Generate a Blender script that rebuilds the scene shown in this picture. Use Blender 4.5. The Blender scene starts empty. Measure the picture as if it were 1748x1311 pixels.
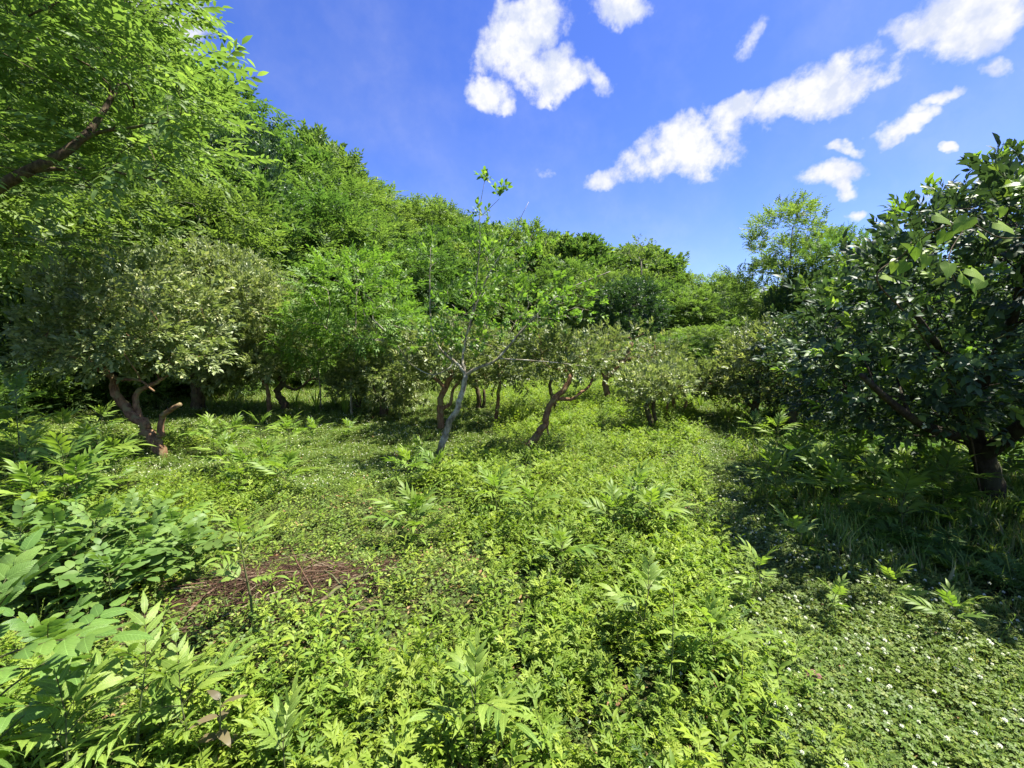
import bpy, math, random
import numpy as np
from mathutils import Matrix, Vector

SC = bpy.context.scene
COL = SC.collection
R = math.radians
rng = np.random.default_rng(7)
random.seed(7)

# ------------------------------------------------------------------ camera
CAM_H = 1.6
HFOV = 100.0
FPX = 874 / math.tan(R(HFOV / 2))          # focal length in pixels of the 1748 px wide photograph
HORIZON = 620.0
PITCH = math.atan((655.5 - HORIZON) / FPX)
cam = bpy.data.cameras.new('camera')
cam.sensor_width = 36
cam.lens = 18 / math.tan(R(HFOV / 2))
cam.clip_start = 0.05
cam.clip_end = 4000
camo = bpy.data.objects.new('camera', cam)
COL.objects.link(camo)
camo.location = (0, 0, CAM_H)
camo.rotation_euler = (R(90) - PITCH, 0, 0)
SC.camera = camo

# ------------------------------------------------------------------ view
SC.view_settings.view_transform = 'Standard'
SC.view_settings.look = 'None'
SC.view_settings.gamma = 1
SC.view_settings.use_curve_mapping = False
SC.view_settings.exposure = 1.85
SC.render.engine = 'CYCLES'
SC.cycles.max_bounces = 7
SC.cycles.diffuse_bounces = 3
SC.cycles.transmission_bounces = 4
SC.cycles.glossy_bounces = 2
SC.cycles.caustics_reflective = False
SC.cycles.use_denoising = True

# ------------------------------------------------------------------ sun and sky
SUN_EL, SUN_AZ = 65.0, 87.0                 # azimuth clockwise from the viewing direction (+Y)
sd = Vector((math.sin(R(SUN_AZ)) * math.cos(R(SUN_EL)), math.cos(R(SUN_AZ)) * math.cos(R(SUN_EL)), math.sin(R(SUN_EL))))
sun = bpy.data.lights.new('sun', 'SUN')
sun.energy = 4.4
sun.angle = R(0.53)
sun.color = (1.0, 0.95, 0.86)
suno = bpy.data.objects.new('sun', sun)
COL.objects.link(suno)
suno.rotation_euler = sd.to_track_quat('Z', 'Y').to_euler()

def cam_dir(px, py):
    """unit world direction of a pixel of the photograph"""
    x = (px - 874) / FPX
    z = (655.5 - py) / FPX
    c, s = math.cos(PITCH), math.sin(PITCH)
    v = np.array([x, c + s * z, c * z - s])
    return v / np.linalg.norm(v)

world = bpy.data.worlds.new('World')
SC.world = world
world.use_nodes = True
WN, WL = world.node_tree.nodes, world.node_tree.links
WN.clear()
w_out = WN.new('ShaderNodeOutputWorld')
bg = WN.new('ShaderNodeBackground')
bg.inputs['Strength'].default_value = 0.070
sky = WN.new('ShaderNodeTexSky')
sky.sky_type = 'NISHITA'
sky.sun_disc = False
sky.sun_elevation = R(SUN_EL)
sky.sun_rotation = R(SUN_AZ)
sky.air_density = 1.0
sky.dust_density = 0.3
sky.ozone_density = 3.0
hsv = WN.new('ShaderNodeHueSaturation')
hsv.inputs['Hue'].default_value = 0.524
hsv.inputs['Saturation'].default_value = 1.27
WL.new(sky.outputs[0], hsv.inputs['Color'])
tc = WN.new('ShaderNodeTexCoord')

def wmath(op, a, b=None, c=None, clamp=False):
    n = WN.new('ShaderNodeMath')
    n.operation = op
    n.use_clamp = clamp
    for i, v in enumerate((a, b, c)):
        if v is None:
            continue
        if isinstance(v, (int, float)):
            n.inputs[i].default_value = v
        else:
            WL.new(v, n.inputs[i])
    return n.outputs[0]

def wdot(vec, const):
    n = WN.new('ShaderNodeVectorMath')
    n.operation = 'DOT_PRODUCT'
    WL.new(vec, n.inputs[0])
    n.inputs[1].default_value = tuple(const)
    return n.outputs['Value']

def wnoise(vec, scale, detail, rough, off=(0, 0, 0)):
    m = WN.new('ShaderNodeMapping')
    m.inputs['Location'].default_value = off
    WL.new(vec, m.inputs['Vector'])
    n = WN.new('ShaderNodeTexNoise')
    n.inputs['Scale'].default_value = scale
    n.inputs['Detail'].default_value = detail
    n.inputs['Roughness'].default_value = rough
    WL.new(m.outputs[0], n.inputs['Vector'])
    return n

dirv = tc.outputs['Generated']
# cloud masses: (px, py, half length px, half width px, slope angle in degrees, weight)
CLOUDS = [
    (885, 70, 95, 52, 40, 1.0), (925, 122, 72, 42, -15, 1.0), (842, 160, 46, 32, -5, 1.05), (942, 152, 40, 26, 10, 1.0), (1012, 142, 34, 24, -40, .75),
    (1060, 8, 72, 28, 5, .8), (1262, 60, 52, 20, 33, .55), (1250, 183, 58, 20, 10, .7),
    (1395, 165, 150, 44, 24, 1.15), (1150, 262, 118, 48, 17, 1.15), (1040, 300, 46, 22, 12, .7), (1265, 258, 26, 30, -20, .5),
    (1640, 30, 135, 68, 18, 1.15), (1700, 108, 44, 17, 22, .7), (1530, 215, 64, 20, 22, .8), (1410, 300, 62, 22, 8, .8), (1545, 190, 40, 12, 25, .7), (1430, 325, 30, 16, -30, .6), (1335, 350, 22, 9, 10, .5), (1105, 352, 26, 9, 15, .5),
    (1590, 165, 40, 12, 15, .8), (1463, 375, 20, 9, 5, .8), (1615, 258, 18, 8, 5, .7), (1575, 340, 34, 8, 5, .6), (1700, 300, 66, 18, 14, .55), (1500, 420, 85, 24, 8, .6),
    (1440, 250, 34, 12, -20, .4), (925, 300, 26, 9, -35, .35), (600, 290, 32, 9, -20, .3),
    (1290, 525, 60, 22, 5, .8), (215, 15, 130, 110, 0, .9),
]
prng = np.random.default_rng(3)
cl = []
for (px, py, a, b, ang, wt) in CLOUDS:
    c = cam_dir(px, py)
    e1 = cam_dir(px + 10 * math.cos(R(ang)), py - 10 * math.sin(R(ang))) - c
    e1 /= np.linalg.norm(e1)
    e2 = np.cross(c, e1)
    ra = np.linalg.norm(cam_dir(px + a * math.cos(R(ang)), py - a * math.sin(R(ang))) - c)
    rb = np.linalg.norm(cam_dir(px - b * math.sin(R(ang)), py - b * math.cos(R(ang))) - c)
    cl.append((c, e1, e2, ra * 1.05, rb * 1.08, min(1.12, wt * .8 + .27)))
for k in range(12):                          # the same kind of clouds goes on round the rest of the sky
    az = R(65 + k * 20 + prng.uniform(-6, 6))
    el = R(prng.uniform(12, 65))
    c = np.array([math.sin(az) * math.cos(el), math.cos(az) * math.cos(el), math.sin(el)])
    e1 = np.cross(c, (0, 0, 1)); e1 /= np.linalg.norm(e1)
    e2 = np.cross(c, e1)
    cl.append((c, e1, e2, prng.uniform(.09, .2), prng.uniform(.03, .08), prng.uniform(.6, 1.1)))
wn = wnoise(dirv, 7.0, 5, .6)
vm = WN.new('ShaderNodeVectorMath'); vm.operation = 'SUBTRACT'
WL.new(wn.outputs['Color'], vm.inputs[0]); vm.inputs[1].default_value = (.5, .5, .5)
vs = WN.new('ShaderNodeVectorMath'); vs.operation = 'SCALE'
WL.new(vm.outputs[0], vs.inputs[0]); vs.inputs['Scale'].default_value = 0.11
va = WN.new('ShaderNodeVectorMath'); va.operation = 'ADD'
WL.new(dirv, va.inputs[0]); WL.new(vs.outputs[0], va.inputs[1])
wdir = va.outputs[0]
total = None
for (c, e1, e2, ra, rb, wt) in cl:
    u = wdot(wdir, e1 / ra)
    v = wdot(wdir, e2 / rb)
    u0, v0 = float(np.dot(c, e1) / ra), float(np.dot(c, e2) / rb)
    u = wmath('SUBTRACT', u, u0)
    v = wmath('SUBTRACT', v, v0)
    d2 = wmath('MULTIPLY_ADD', u, u, wmath('MULTIPLY', v, v))
    front = wmath('GREATER_THAN', wdot(dirv, c), 0.3)
    f = wmath('MULTIPLY_ADD', d2, -0.62, 1.0)
    f = wmath('MULTIPLY', wmath('MULTIPLY', wmath('MAXIMUM', f, 0.0), front), wt)
    total = f if total is None else wmath('MAXIMUM', total, f)
fine = wnoise(dirv, 13.0, 9, .62, (3, 1, 2))
mid = wnoise(dirv, 3.2, 6, .6, (7, 5, 1))
dens = wmath('ADD', total, wmath('MULTIPLY', wmath('SUBTRACT', fine.outputs['Fac'], .5), 3.0))
dens = wmath('SUBTRACT', dens, 0.24)
soft = wmath('MULTIPLY', dens, 1.25, clamp=True)
sm = WN.new('ShaderNodeMapRange'); sm.interpolation_type = 'SMOOTHSTEP'
WL.new(wmath('MULTIPLY', soft, wmath('GREATER_THAN', total, 0.001)), sm.inputs['Value'])
# edges thin out with the mass itself, so no hard cut
fade = wmath('MULTIPLY', total, 3.0, clamp=True)
alpha = wmath('MULTIPLY', sm.outputs[0], fade)
# very faint veil of cirrus
veil = wmath('MULTIPLY', wmath('SUBTRACT', mid.outputs['Fac'], .42), .55, clamp=True)
alpha = wmath('MAXIMUM', alpha, wmath('MULTIPLY', veil, .9))
lit = wnoise(dirv, 9.0, 5, .6, (2, 2, 2))
lit2 = wnoise(dirv, 9.0, 5, .6, tuple(2 + .025 * c for c in sd))      # the same noise a little towards the sun: relief
relief = wmath('MULTIPLY', wmath('SUBTRACT', lit.outputs['Fac'], lit2.outputs['Fac']), 8.0)
cr = WN.new('ShaderNodeMix'); cr.data_type = 'RGBA'
WL.new(wmath('ADD', relief, wmath('MULTIPLY_ADD', dens, .24, .44), clamp=True), cr.inputs[0])
cr.inputs[6].default_value = (2.9, 3.15, 3.85, 1)
cr.inputs[7].default_value = (4.0, 4.03, 4.15, 1)
mx = WN.new('ShaderNodeMix'); mx.data_type = 'RGBA'
WL.new(alpha, mx.inputs[0])
WL.new(hsv.outputs[0], mx.inputs[6])
WL.new(cr.outputs[2], mx.inputs[7])
WL.new(mx.outputs[2], bg.inputs['Color'])
WL.new(bg.outputs[0], w_out.inputs['Surface'])
world.cycles.sampling_method = 'MANUAL'
world.cycles.sample_map_resolution = 512

# ------------------------------------------------------------------ terrain
P0 = np.array([-11.5, 9.0])
HN = np.array([-0.917, 0.40])
HT = np.array([0.40, 0.917])
PATH = np.array([(1.45, .6), (1.7, 1.7), (1.95, 2.6), (2.2, 3.5), (2.65, 5.1), (3.5, 7.3), (5.2, 11.0), (7.2, 16.5), (9, 24)])

def path_dist(x, y):
    best = np.full(np.shape(x), 1e9)
    for a, b in zip(PATH[:-1], PATH[1:]):
        d = b - a
        t = np.clip(((x - a[0]) * d[0] + (y - a[1]) * d[1]) / (d @ d), 0, 1)
        best = np.minimum(best, np.hypot(x - a[0] - t * d[0], y - a[1] - t * d[1]))
    return best

def sdist(x, y):
    return (x - P0[0]) * HN[0] + (y - P0[1]) * HN[1]

def bumps(x, y):
    return (np.sin(x * 1.9 + 1.3 * np.sin(y * .8)) * np.sin(y * 1.6 + 1.1 * np.sin(x * .9 + 2)) * .6
            + np.sin(x * 4.1 + y * 1.7) * np.sin(y * 3.7 - x * 1.1 + 1) * .4)

def gz(x, y):
    x = np.asarray(x, float); y = np.asarray(y, float)
    s = np.maximum(sdist(x, y), 0)
    hill = 18 * (1 - np.exp(-(s * s / (s + 4)) * .5 / 18))
    far = np.clip((np.hypot(x, y) - 70) / 200, 0, 1)
    rise = .055 * np.clip(y - 9, 0, 60) * np.exp(-np.maximum(x - 6, 0) / 12)
    ridge = 9 * (1 - np.exp(-np.clip(y - 40, 0, 400) ** 2 / (np.clip(y - 40, 0, 400) + 8) * .3 / 9)) / (1 + np.exp((x - 20 - (y - 40) * .3) / 4))
    hill = np.maximum(hill, ridge)
    pd = path_dist(x, y)
    k = np.clip((pd - .3) / .7, 0, 1) * np.exp(-np.hypot(x, y) / 22)
    return (hill + rise) * (1 - far * .5) + .15 * bumps(x, y) * k - .05 * np.exp(-(pd / .5) ** 2) - .04

def g(x, y):
    return float(gz(x, y))

def at(px, py):
    """the point of the ground that shows at a pixel of the photograph"""
    d = cam_dir(px, py)
    t = .3
    while t < 200:
        p = np.array([0, 0, CAM_H]) + d * t
        if p[2] < g(p[0], p[1]):
            break
        t += .02 + t * .004
    return float(p[0]), float(p[1]), g(p[0], p[1])

def z_at(py, depth):
    """height of what shows at row py at this depth"""
    return CAM_H - (py - HORIZON) / FPX * depth * 1.0

def x_at(px, depth):
    return (px - 874) / FPX * depth

# ------------------------------------------------------------------ mesh helpers
def make_mesh(name, V, F, mat, rnd=None, smooth=False):
    """V (n,3), F (m,3|4) int array"""
    me = bpy.data.meshes.new(name)
    V = np.asarray(V, np.float32); F = np.asarray(F, np.int32)
    k = F.shape[1]
    me.vertices.add(len(V)); me.vertices.foreach_set('co', V.ravel())
    me.loops.add(F.size); me.loops.foreach_set('vertex_index', F.ravel())
    me.polygons.add(len(F))
    me.polygons.foreach_set('loop_start', np.arange(0, F.size, k, dtype=np.int32))
    if smooth:
        me.polygons.foreach_set('use_smooth', np.ones(len(F), bool))
    if rnd is not None:
        at_ = me.attributes.new('rnd', 'FLOAT', 'FACE')
        at_.data.foreach_set('value', np.asarray(rnd, np.float32))
    me.materials.append(mat)
    me.update(calc_edges=True)
    me.validate()
    return me

def link(name, data, parent=None, mat4=None):
    o = bpy.data.objects.new(name, data)
    COL.objects.link(o)
    if parent is not None:
        o.parent = parent
    if mat4 is not None:
        o.matrix_local = mat4
    return o

def tag(o, label=None, cat=None, group=None, kind=None):
    if label: o['label'] = label
    if cat: o['category'] = cat
    if group: o['group'] = group
    if kind: o['kind'] = kind
    return o

def thing(name, label, cat, loc, rz=0, group=None, scale=None):
    o = link(name, None)
    o.location = loc
    o.rotation_euler = (0, 0, rz)
    if scale is not None:
        o.scale = scale if hasattr(scale, '__len__') else (scale,) * 3
    o.empty_display_size = .1
    return tag(o, label, cat, group)

def copy_tree(src, loc, rz, label, group, scale=(1, 1, 1), name=None, tilt=(0, 0)):
    r = src.copy(); COL.objects.link(r)
    if name: r.name = name
    r.location = loc; r.rotation_euler = (tilt[0], tilt[1], rz); r.scale = scale
    r['label'] = label
    if group: r['group'] = group
    for ch in list(src.children):
        c = ch.copy(); COL.objects.link(c); c.parent = r
        for gch in list(ch.children):
            d = gch.copy(); COL.objects.link(d); d.parent = c
    return r

class Geo:
    """collects triangles"""
    def __init__(s):
        s.v, s.f, s.r, s.n = [], [], [], 0
    def add(s, V, F, r=0.5):
        V = np.asarray(V, float); F = np.asarray(F, int)
        s.v.append(V); s.f.append(F + s.n)
        s.r.append(np.broadcast_to(np.asarray(r, float), (len(F),)).copy())
        s.n += len(V)
    def arr(s):
        return np.concatenate(s.v), np.concatenate(s.f), np.concatenate(s.r)
    def mesh(s, name, mat, smooth=False):
        V, F, r = s.arr()
        return make_mesh(name, V, F, mat, r, smooth)

def nrm(a):
    return a / np.maximum(np.linalg.norm(a, axis=-1, keepdims=True), 1e-9)

def tube_arr(pts, rad, sides=6, cap=True, wob=0.0, seed=0):
    pts = np.asarray(pts, float); n = len(pts)
    rad = np.broadcast_to(np.asarray(rad, float), (n,))
    t = np.gradient(pts, axis=0); t = nrm(t)
    ref = np.array([0.31, 0.95, 0.05]) if abs(t[0][2]) > .6 else np.array([0, 0, 1.0])
    a = nrm(np.cross(t, ref)); b = np.cross(t, a)
    ang = np.linspace(0, 2 * np.pi, sides, endpoint=False)
    rr = rad[:, None] * np.ones(sides)[None]
    if wob:
        q = np.random.default_rng(seed)
        rr = rr * (1 + wob * q.normal(size=rr.shape))
    V = pts[:, None, :] + rr[..., None] * (np.cos(ang)[None, :, None] * a[:, None, :] + np.sin(ang)[None, :, None] * b[:, None, :])
    V = V.reshape(-1, 3)
    F = []
    i = np.arange(sides); j = (i + 1) % sides
    for k in range(n - 1):
        p, q = k * sides, (k + 1) * sides
        F.append(np.stack([p + i, p + j, q + j], 1)); F.append(np.stack([p + i, q + j, q + i], 1))
    if cap:
        V = np.vstack([V, pts[-1] + t[-1] * rad[-1] * .3])
        c = len(V) - 1; p = (n - 1) * sides
        F.append(np.stack([p + i, p + j, np.full(sides, c)], 1))
    return V, np.concatenate(F)

def smooth_poly(pts, sub=5):
    pts = np.asarray(pts, float)
    P = np.vstack([2 * pts[0] - pts[1], pts, 2 * pts[-1] - pts[-2]])
    out = []
    for i in range(1, len(P) - 2):
        for t in np.linspace(0, 1, sub, endpoint=False):
            p0, p1, p2, p3 = P[i - 1], P[i], P[i + 1], P[i + 2]
            out.append(.5 * ((2 * p1) + (-p0 + p2) * t + (2 * p0 - 5 * p1 + 4 * p2 - p3) * t * t + (-p0 + 3 * p1 - 3 * p2 + p3) * t ** 3))
    out.append(pts[-1])
    return np.array(out)

# ------------------------------------------------------------------ leaves: +Y is the growth direction, +Z the upper side
def rhomb(L, W, fold=.25, tipdrop=.15):
    V = [(0, 0, 0), (W / 2, L * .42, fold * W / 2), (0, L, -tipdrop * L), (-W / 2, L * .42, fold * W / 2)]
    return np.array(V), np.array([(0, 1, 2), (0, 2, 3)])

def leafm(L, W, prof=(.0, .75, 1.0, .72, .0), fold=.3, droop=.25, stalk=.0, wave=0.0):
    """a leaf with a midrib, folded and bending down towards its tip"""
    n = len(prof)
    ts = np.linspace(0, 1, n)
    V, F = [], []
    for i, (t, p) in enumerate(zip(ts, prof)):
        y = stalk + t * L * (1 - .12 * droop * t); z = -droop * L * t * t * .6 + .12 * L * t * (1 - t)
        w = p * W / 2
        V.append((0, y, z))
        if 0 < i < n - 1:
            V.append((-w, y - w * .15, z + fold * w + wave * w * (-1) ** i))
            V.append((w, y - w * .15, z + fold * w - wave * w * (-1) ** i))
    mid = [0] + [1 + 3 * (i - 1) for i in range(1, n - 1)] + [len(V) - 1]
    F.append((mid[0], mid[1], mid[1] + 1)); F.append((mid[0], mid[1] + 2, mid[1]))
    for i in range(1, n - 2):
        a, b = mid[i], mid[i + 1]
        F += [(a, b, b + 1), (a, b + 1, a + 1), (a, a + 2, b + 2), (a, b + 2, b)]
    a, b = mid[-2], mid[-1]
    F += [(a, b, a + 1), (a, a + 2, b)]
    V = np.array(V, float)
    if stalk:
        k = len(V)
        V = np.vstack([V, [(-.004 * L * 3, 0, 0), (.004 * L * 3, 0, 0)]])
        F += [(k, k + 1, 0)]
    return V, np.array(F)

def leafhi(L, W, shape='lance', fold=.25, droop=.4, stalk=0.0, serr=0.0, n=10, curl=.12, seed=0):
    """a leaf blade of n x 4 patches, curved across and along, with a toothed edge"""
    q = np.random.default_rng(seed)
    ts = np.linspace(0, 1, n)
    pk = {'lance': (.36, 1.25), 'oval': (.46, .62), 'ovate': (.38, .8)}[shape]
    w = np.sin(np.pi * ts ** (math.log(.5) / math.log(pk[0]))) ** pk[1]
    w[0] = .02; w[-1] = 0
    tw = q.normal() * .25; bend = q.normal() * .06
    V, F = [], []
    for i, t in enumerate(ts):
        y = stalk + t * L * (1 - .1 * droop * t); z = -droop * L * t * t * .6 + .14 * L * t * (1 - t)
        for j, u in enumerate((-1, -.5, 0, .5, 1)):
            k = w[i] * W / 2 * u
            if abs(u) == 1 and 0 < i < n - 1: k *= 1 + serr * (-1) ** i
            a = abs(u) * w[i] * W / 2
            V.append((k + bend * L * t * t, y - a * .12 + (serr * a * .6 if abs(u) == 1 and i % 2 else 0), z + fold * a - curl * a * a / (W / 2) * 2.2 + tw * k * t + .02 * W * math.sin(i * 2.1 + u * 2)))
    for i in range(n - 1):
        for j in range(4):
            a = i * 5 + j
            F += [(a, a + 1, a + 6), (a, a + 6, a + 5)]
    if stalk:
        k = len(V); V += [(-.0012, 0, 0), (.0012, 0, 0)]; F.append((k, k + 1, 2))
    return np.array(V, float), np.array(F)

def frame(d, up):
    """rotation matrices with Y along d and Z near up; d,up (n,3)"""
    y = nrm(d)
    x = nrm(np.cross(y, up)); z = np.cross(x, y)
    return np.stack([x, y, z], axis=-1)

def rotz(a):
    c, s = np.cos(a), np.sin(a)
    return np.array([[c, -s, 0], [s, c, 0], [0, 0, 1.0]])
def rotx(a):
    c, s = np.cos(a), np.sin(a)
    return np.array([[1, 0, 0], [0, c, -s], [0, s, c]])
def roty(a):
    c, s = np.cos(a), np.sin(a)
    return np.array([[c, 0, s], [0, 1, 0], [-s, 0, c]])

def compound(L, n_pairs, lf, ang=62, arch=.25, seed=0, rach=.0025, jitter=8, first=.22):
    """pinnate leaf; lf(scale, rng) -> V, F of one leaflet"""
    q = np.random.default_rng(seed)
    G = Geo()
    ts = np.linspace(0, 1, 6)
    pts = np.stack([np.zeros(6), ts * L, -arch * L * ts * ts + .15 * L * ts], 1)
    if rach:
        V, F = tube_arr(pts, np.linspace(rach, rach * .4, 6), 3, cap=False)
        G.add(V, F, -1)
    def pos(t):
        return np.array([0, t * L, -arch * L * t * t + .15 * L * t])
    for i in range(n_pairs):
        t = first + (1 - first) * i / n_pairs
        sc = .75 + .35 * math.sin(math.pi * (i + .8) / (n_pairs + .5))
        for sg in (-1, 1):
            V, F = lf(sc * q.uniform(.9, 1.1), q)
            a = R(ang - 22 * t + q.uniform(-jitter, jitter))
            M = rotz(-sg * a) @ rotx(R(q.uniform(-14, 10))) @ roty(R(q.uniform(-18, 18)))
            G.add(V @ M.T + pos(t), F, q.uniform(.1, .9))
    V, F = lf(q.uniform(1.0, 1.15), q)
    G.add(V @ rotx(R(-15)).T + pos(.99), F, q.uniform(.1, .9))
    return G.arr()

def scatter(templates, pos, M, sc, q, G=None, jit=.25):
    """place copies of leaf templates; all into one Geo"""
    G = G or Geo()
    idx = q.integers(0, len(templates), len(pos))
    for k, (V, F, r) in enumerate(templates):
        m = np.where(idx == k)[0]
        if not len(m):
            continue
        P = np.einsum('nij,vj->nvi', M[m], V) * sc[m][:, None, None] + pos[m][:, None, :]
        Fs = F[None] + (np.arange(len(m)) * len(V))[:, None, None]
        base = q.uniform(-jit, jit, len(m))
        rr = np.where(r[None] < 0, -1, np.clip(r[None] + base[:, None], 0, 1))
        G.add(P.reshape(-1, 3), Fs.reshape(-1, 3), rr.ravel())
    return G

# ------------------------------------------------------------------ materials
def nodes_of(m):
    m.use_nodes = True
    n, l = m.node_tree.nodes, m.node_tree.links
    n.clear()
    return n, l

def leaf_mat(name, c1, c2, c3=None, trans=.38, rough=.45, spec=.35, stem=(.09, .10, .035), tcol=1.35, obj_var=.12, back=None, veins=None):
    """c1 -> c2 by the leaf's own random value; c3 a rare odd leaf"""
    m = bpy.data.materials.new(name)
    n, l = nodes_of(m)
    out = n.new('ShaderNodeOutputMaterial')
    att = n.new('ShaderNodeAttribute'); att.attribute_name = 'rnd'
    ramp = n.new('ShaderNodeValToRGB')
    e = ramp.color_ramp.elements
    e[0].position = 0; e[0].color = (*c1, 1)
    e[1].position = .85; e[1].color = (*c2, 1)
    if c3:
        x = e.new(.95); x.color = (*c3, 1)
    l.new(att.outputs['Fac'], ramp.inputs[0])
    oi = n.new('ShaderNodeObjectInfo')
    geo = n.new('ShaderNodeNewGeometry')
    nz = n.new('ShaderNodeTexNoise'); nz.inputs['Scale'].default_value = 1.1; nz.inputs['Detail'].default_value = 2
    l.new(geo.outputs['Position'], nz.inputs['Vector'])
    h = n.new('ShaderNodeHueSaturation')
    def mm(op, a, b, c=None):
        k = n.new('ShaderNodeMath'); k.operation = op
        for i, v in enumerate((a, b, c)):
            if v is None: continue
            if isinstance(v, (int, float)): k.inputs[i].default_value = v
            else: l.new(v, k.inputs[i])
        return k.outputs[0]
    l.new(mm('MULTIPLY_ADD', oi.outputs['Random'], .022 * obj_var / .12, .5 - .015 * obj_var / .12), h.inputs['Hue'])
    val = mm('MULTIPLY_ADD', oi.outputs['Random'], -2 * obj_var, 1 + obj_var)
    val = mm('MULTIPLY', val, mm('MULTIPLY_ADD', nz.outputs['Fac'], .7, .65))
    l.new(val, h.inputs['Value'])
    l.new(ramp.outputs[0], h.inputs['Color'])
    st = n.new('ShaderNodeMix'); st.data_type = 'RGBA'
    l.new(mm('LESS_THAN', att.outputs['Fac'], -.5), st.inputs[0])
    l.new(h.outputs[0], st.inputs[6]); st.inputs[7].default_value = (*stem, 1)
    col = st.outputs[2]
    bump_out = None
    if veins:
        tco = n.new('ShaderNodeTexCoord'); sp = n.new('ShaderNodeSeparateXYZ')
        l.new(tco.outputs['Object'], sp.inputs[0])
        ax = mm('ABSOLUTE', sp.outputs[0], 0)
        ph = mm('MULTIPLY', mm('SUBTRACT', sp.outputs[1], mm('MULTIPLY', ax, .75)), veins)
        lines = mm('POWER', mm('ABSOLUTE', mm('SINE', ph, 0), 0), 6)
        sidev = mm('SUBTRACT', 1.0, mm('POWER', mm('ABSOLUTE', mm('COSINE', ph, 0), 0), .35))
        rib = mm('LESS_THAN', ax, .0011)
        vv = mm('MAXIMUM', mm('MULTIPLY', sidev, .8), rib)
        sn = n.new('ShaderNodeTexNoise'); sn.inputs['Scale'].default_value = 90; sn.inputs['Detail'].default_value = 4
        l.new(tco.outputs['Object'], sn.inputs['Vector'])
        vm_ = n.new('ShaderNodeMix'); vm_.data_type = 'RGBA'
        l.new(mm('MULTIPLY', vv, .45), vm_.inputs[0]); l.new(col, vm_.inputs[6]); vm_.inputs[7].default_value = (*[min(1, c * 1.9 + .02) for c in c2], 1)
        sh = n.new('ShaderNodeHueSaturation')
        l.new(vm_.outputs[2], sh.inputs['Color']); l.new(mm('MULTIPLY_ADD', sn.outputs['Fac'], .5, .75), sh.inputs['Value'])
        spots = mm('GREATER_THAN', sn.outputs['Fac'], .70)
        br = n.new('ShaderNodeMix'); br.data_type = 'RGBA'
        l.new(mm('MULTIPLY', spots, .7), br.inputs[0]); l.new(sh.outputs[0], br.inputs[6]); br.inputs[7].default_value = (.16, .11, .03, 1)
        col = br.outputs[2]
        bmp = n.new('ShaderNodeBump'); bmp.inputs['Strength'].default_value = .5; bmp.inputs['Distance'].default_value = .0015; bmp.invert = True
        l.new(mm('ADD', vv, mm('MULTIPLY', sn.outputs['Fac'], .5)), bmp.inputs['Height'])
        bump_out = bmp.outputs[0]
    p = n.new('ShaderNodeBsdfPrincipled')
    p.inputs['Roughness'].default_value = rough
    p.inputs['Specular IOR Level'].default_value = spec
    l.new(col, p.inputs['Base Color'])
    if bump_out is not None: l.new(bump_out, p.inputs['Normal'])
    t = n.new('ShaderNodeBsdfTranslucent')
    tm = n.new('ShaderNodeMix'); tm.data_type = 'RGBA'; tm.blend_type = 'MULTIPLY'
    tm.inputs[0].default_value = 1
    l.new(col, tm.inputs[6]); tm.inputs[7].default_value = (tcol * 1.12, tcol * 1.2, tcol * .62, 1)
    l.new(tm.outputs[2], t.inputs['Color'])
    mix = n.new('ShaderNodeMixShader'); mix.inputs[0].default_value = trans
    l.new(p.outputs[0], mix.inputs[1]); l.new(t.outputs[0], mix.inputs[2])
    l.new(mix.outputs[0], out.inputs['Surface'])
    return m

def bark_mat(name, c1, c2, c3=None, scale=9, bump=.6, moss=None):
    m = bpy.data.materials.new(name)
    n, l = nodes_of(m)
    out = n.new('ShaderNodeOutputMaterial')
    p = n.new('ShaderNodeBsdfPrincipled'); p.inputs['Roughness'].default_value = .9
    p.inputs['Specular IOR Level'].default_value = .15
    tc_ = n.new('ShaderNodeTexCoord')
    mp = n.new('ShaderNodeMapping'); mp.inputs['Scale'].default_value = (1, 1, .35)
    l.new(tc_.outputs['Object'], mp.inputs[0])
    a = n.new('ShaderNodeTexNoise'); a.inputs['Scale'].default_value = scale * 2.2; a.inputs['Detail'].default_value = 8
    a.inputs['Roughness'].default_value = .7
    l.new(mp.outputs[0], a.inputs['Vector'])
    b = n.new('ShaderNodeTexNoise'); b.inputs['Scale'].default_value = scale * .8; b.inputs['Detail'].default_value = 4
    l.new(tc_.outputs['Object'], b.inputs['Vector'])
    r1 = n.new('ShaderNodeValToRGB'); r1.color_ramp.elements[0].position = .38; r1.color_ramp.elements[1].position = .62
    r1.color_ramp.elements[0].color = (*c1, 1); r1.color_ramp.elements[1].color = (*c2, 1)
    l.new(a.outputs['Fac'], r1.inputs[0])
    r2 = n.new('ShaderNodeValToRGB'); r2.color_ramp.elements[0].position = .5; r2.color_ramp.elements[1].position = .62
    r2.color_ramp.elements[0].color = (0, 0, 0, 1); r2.color_ramp.elements[1].color = (1, 1, 1, 1)
    l.new(b.outputs['Fac'], r2.inputs[0])
    mx_ = n.new('ShaderNodeMix'); mx_.data_type = 'RGBA'
    l.new(r2.outputs[0], mx_.inputs[0]); l.new(r1.outputs[0], mx_.inputs[6])
    mx_.inputs[7].default_value = (*(c3 or c2), 1)
    l.new(mx_.outputs[2], p.inputs['Base Color'])
    bp = n.new('ShaderNodeBump'); bp.inputs['Strength'].default_value = bump; bp.inputs['Distance'].default_value = .02
    l.new(a.outputs['Fac'], bp.inputs['Height']); l.new(bp.outputs[0], p.inputs['Normal'])
    l.new(p.outputs[0], out.inputs['Surface'])
    return m

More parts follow.
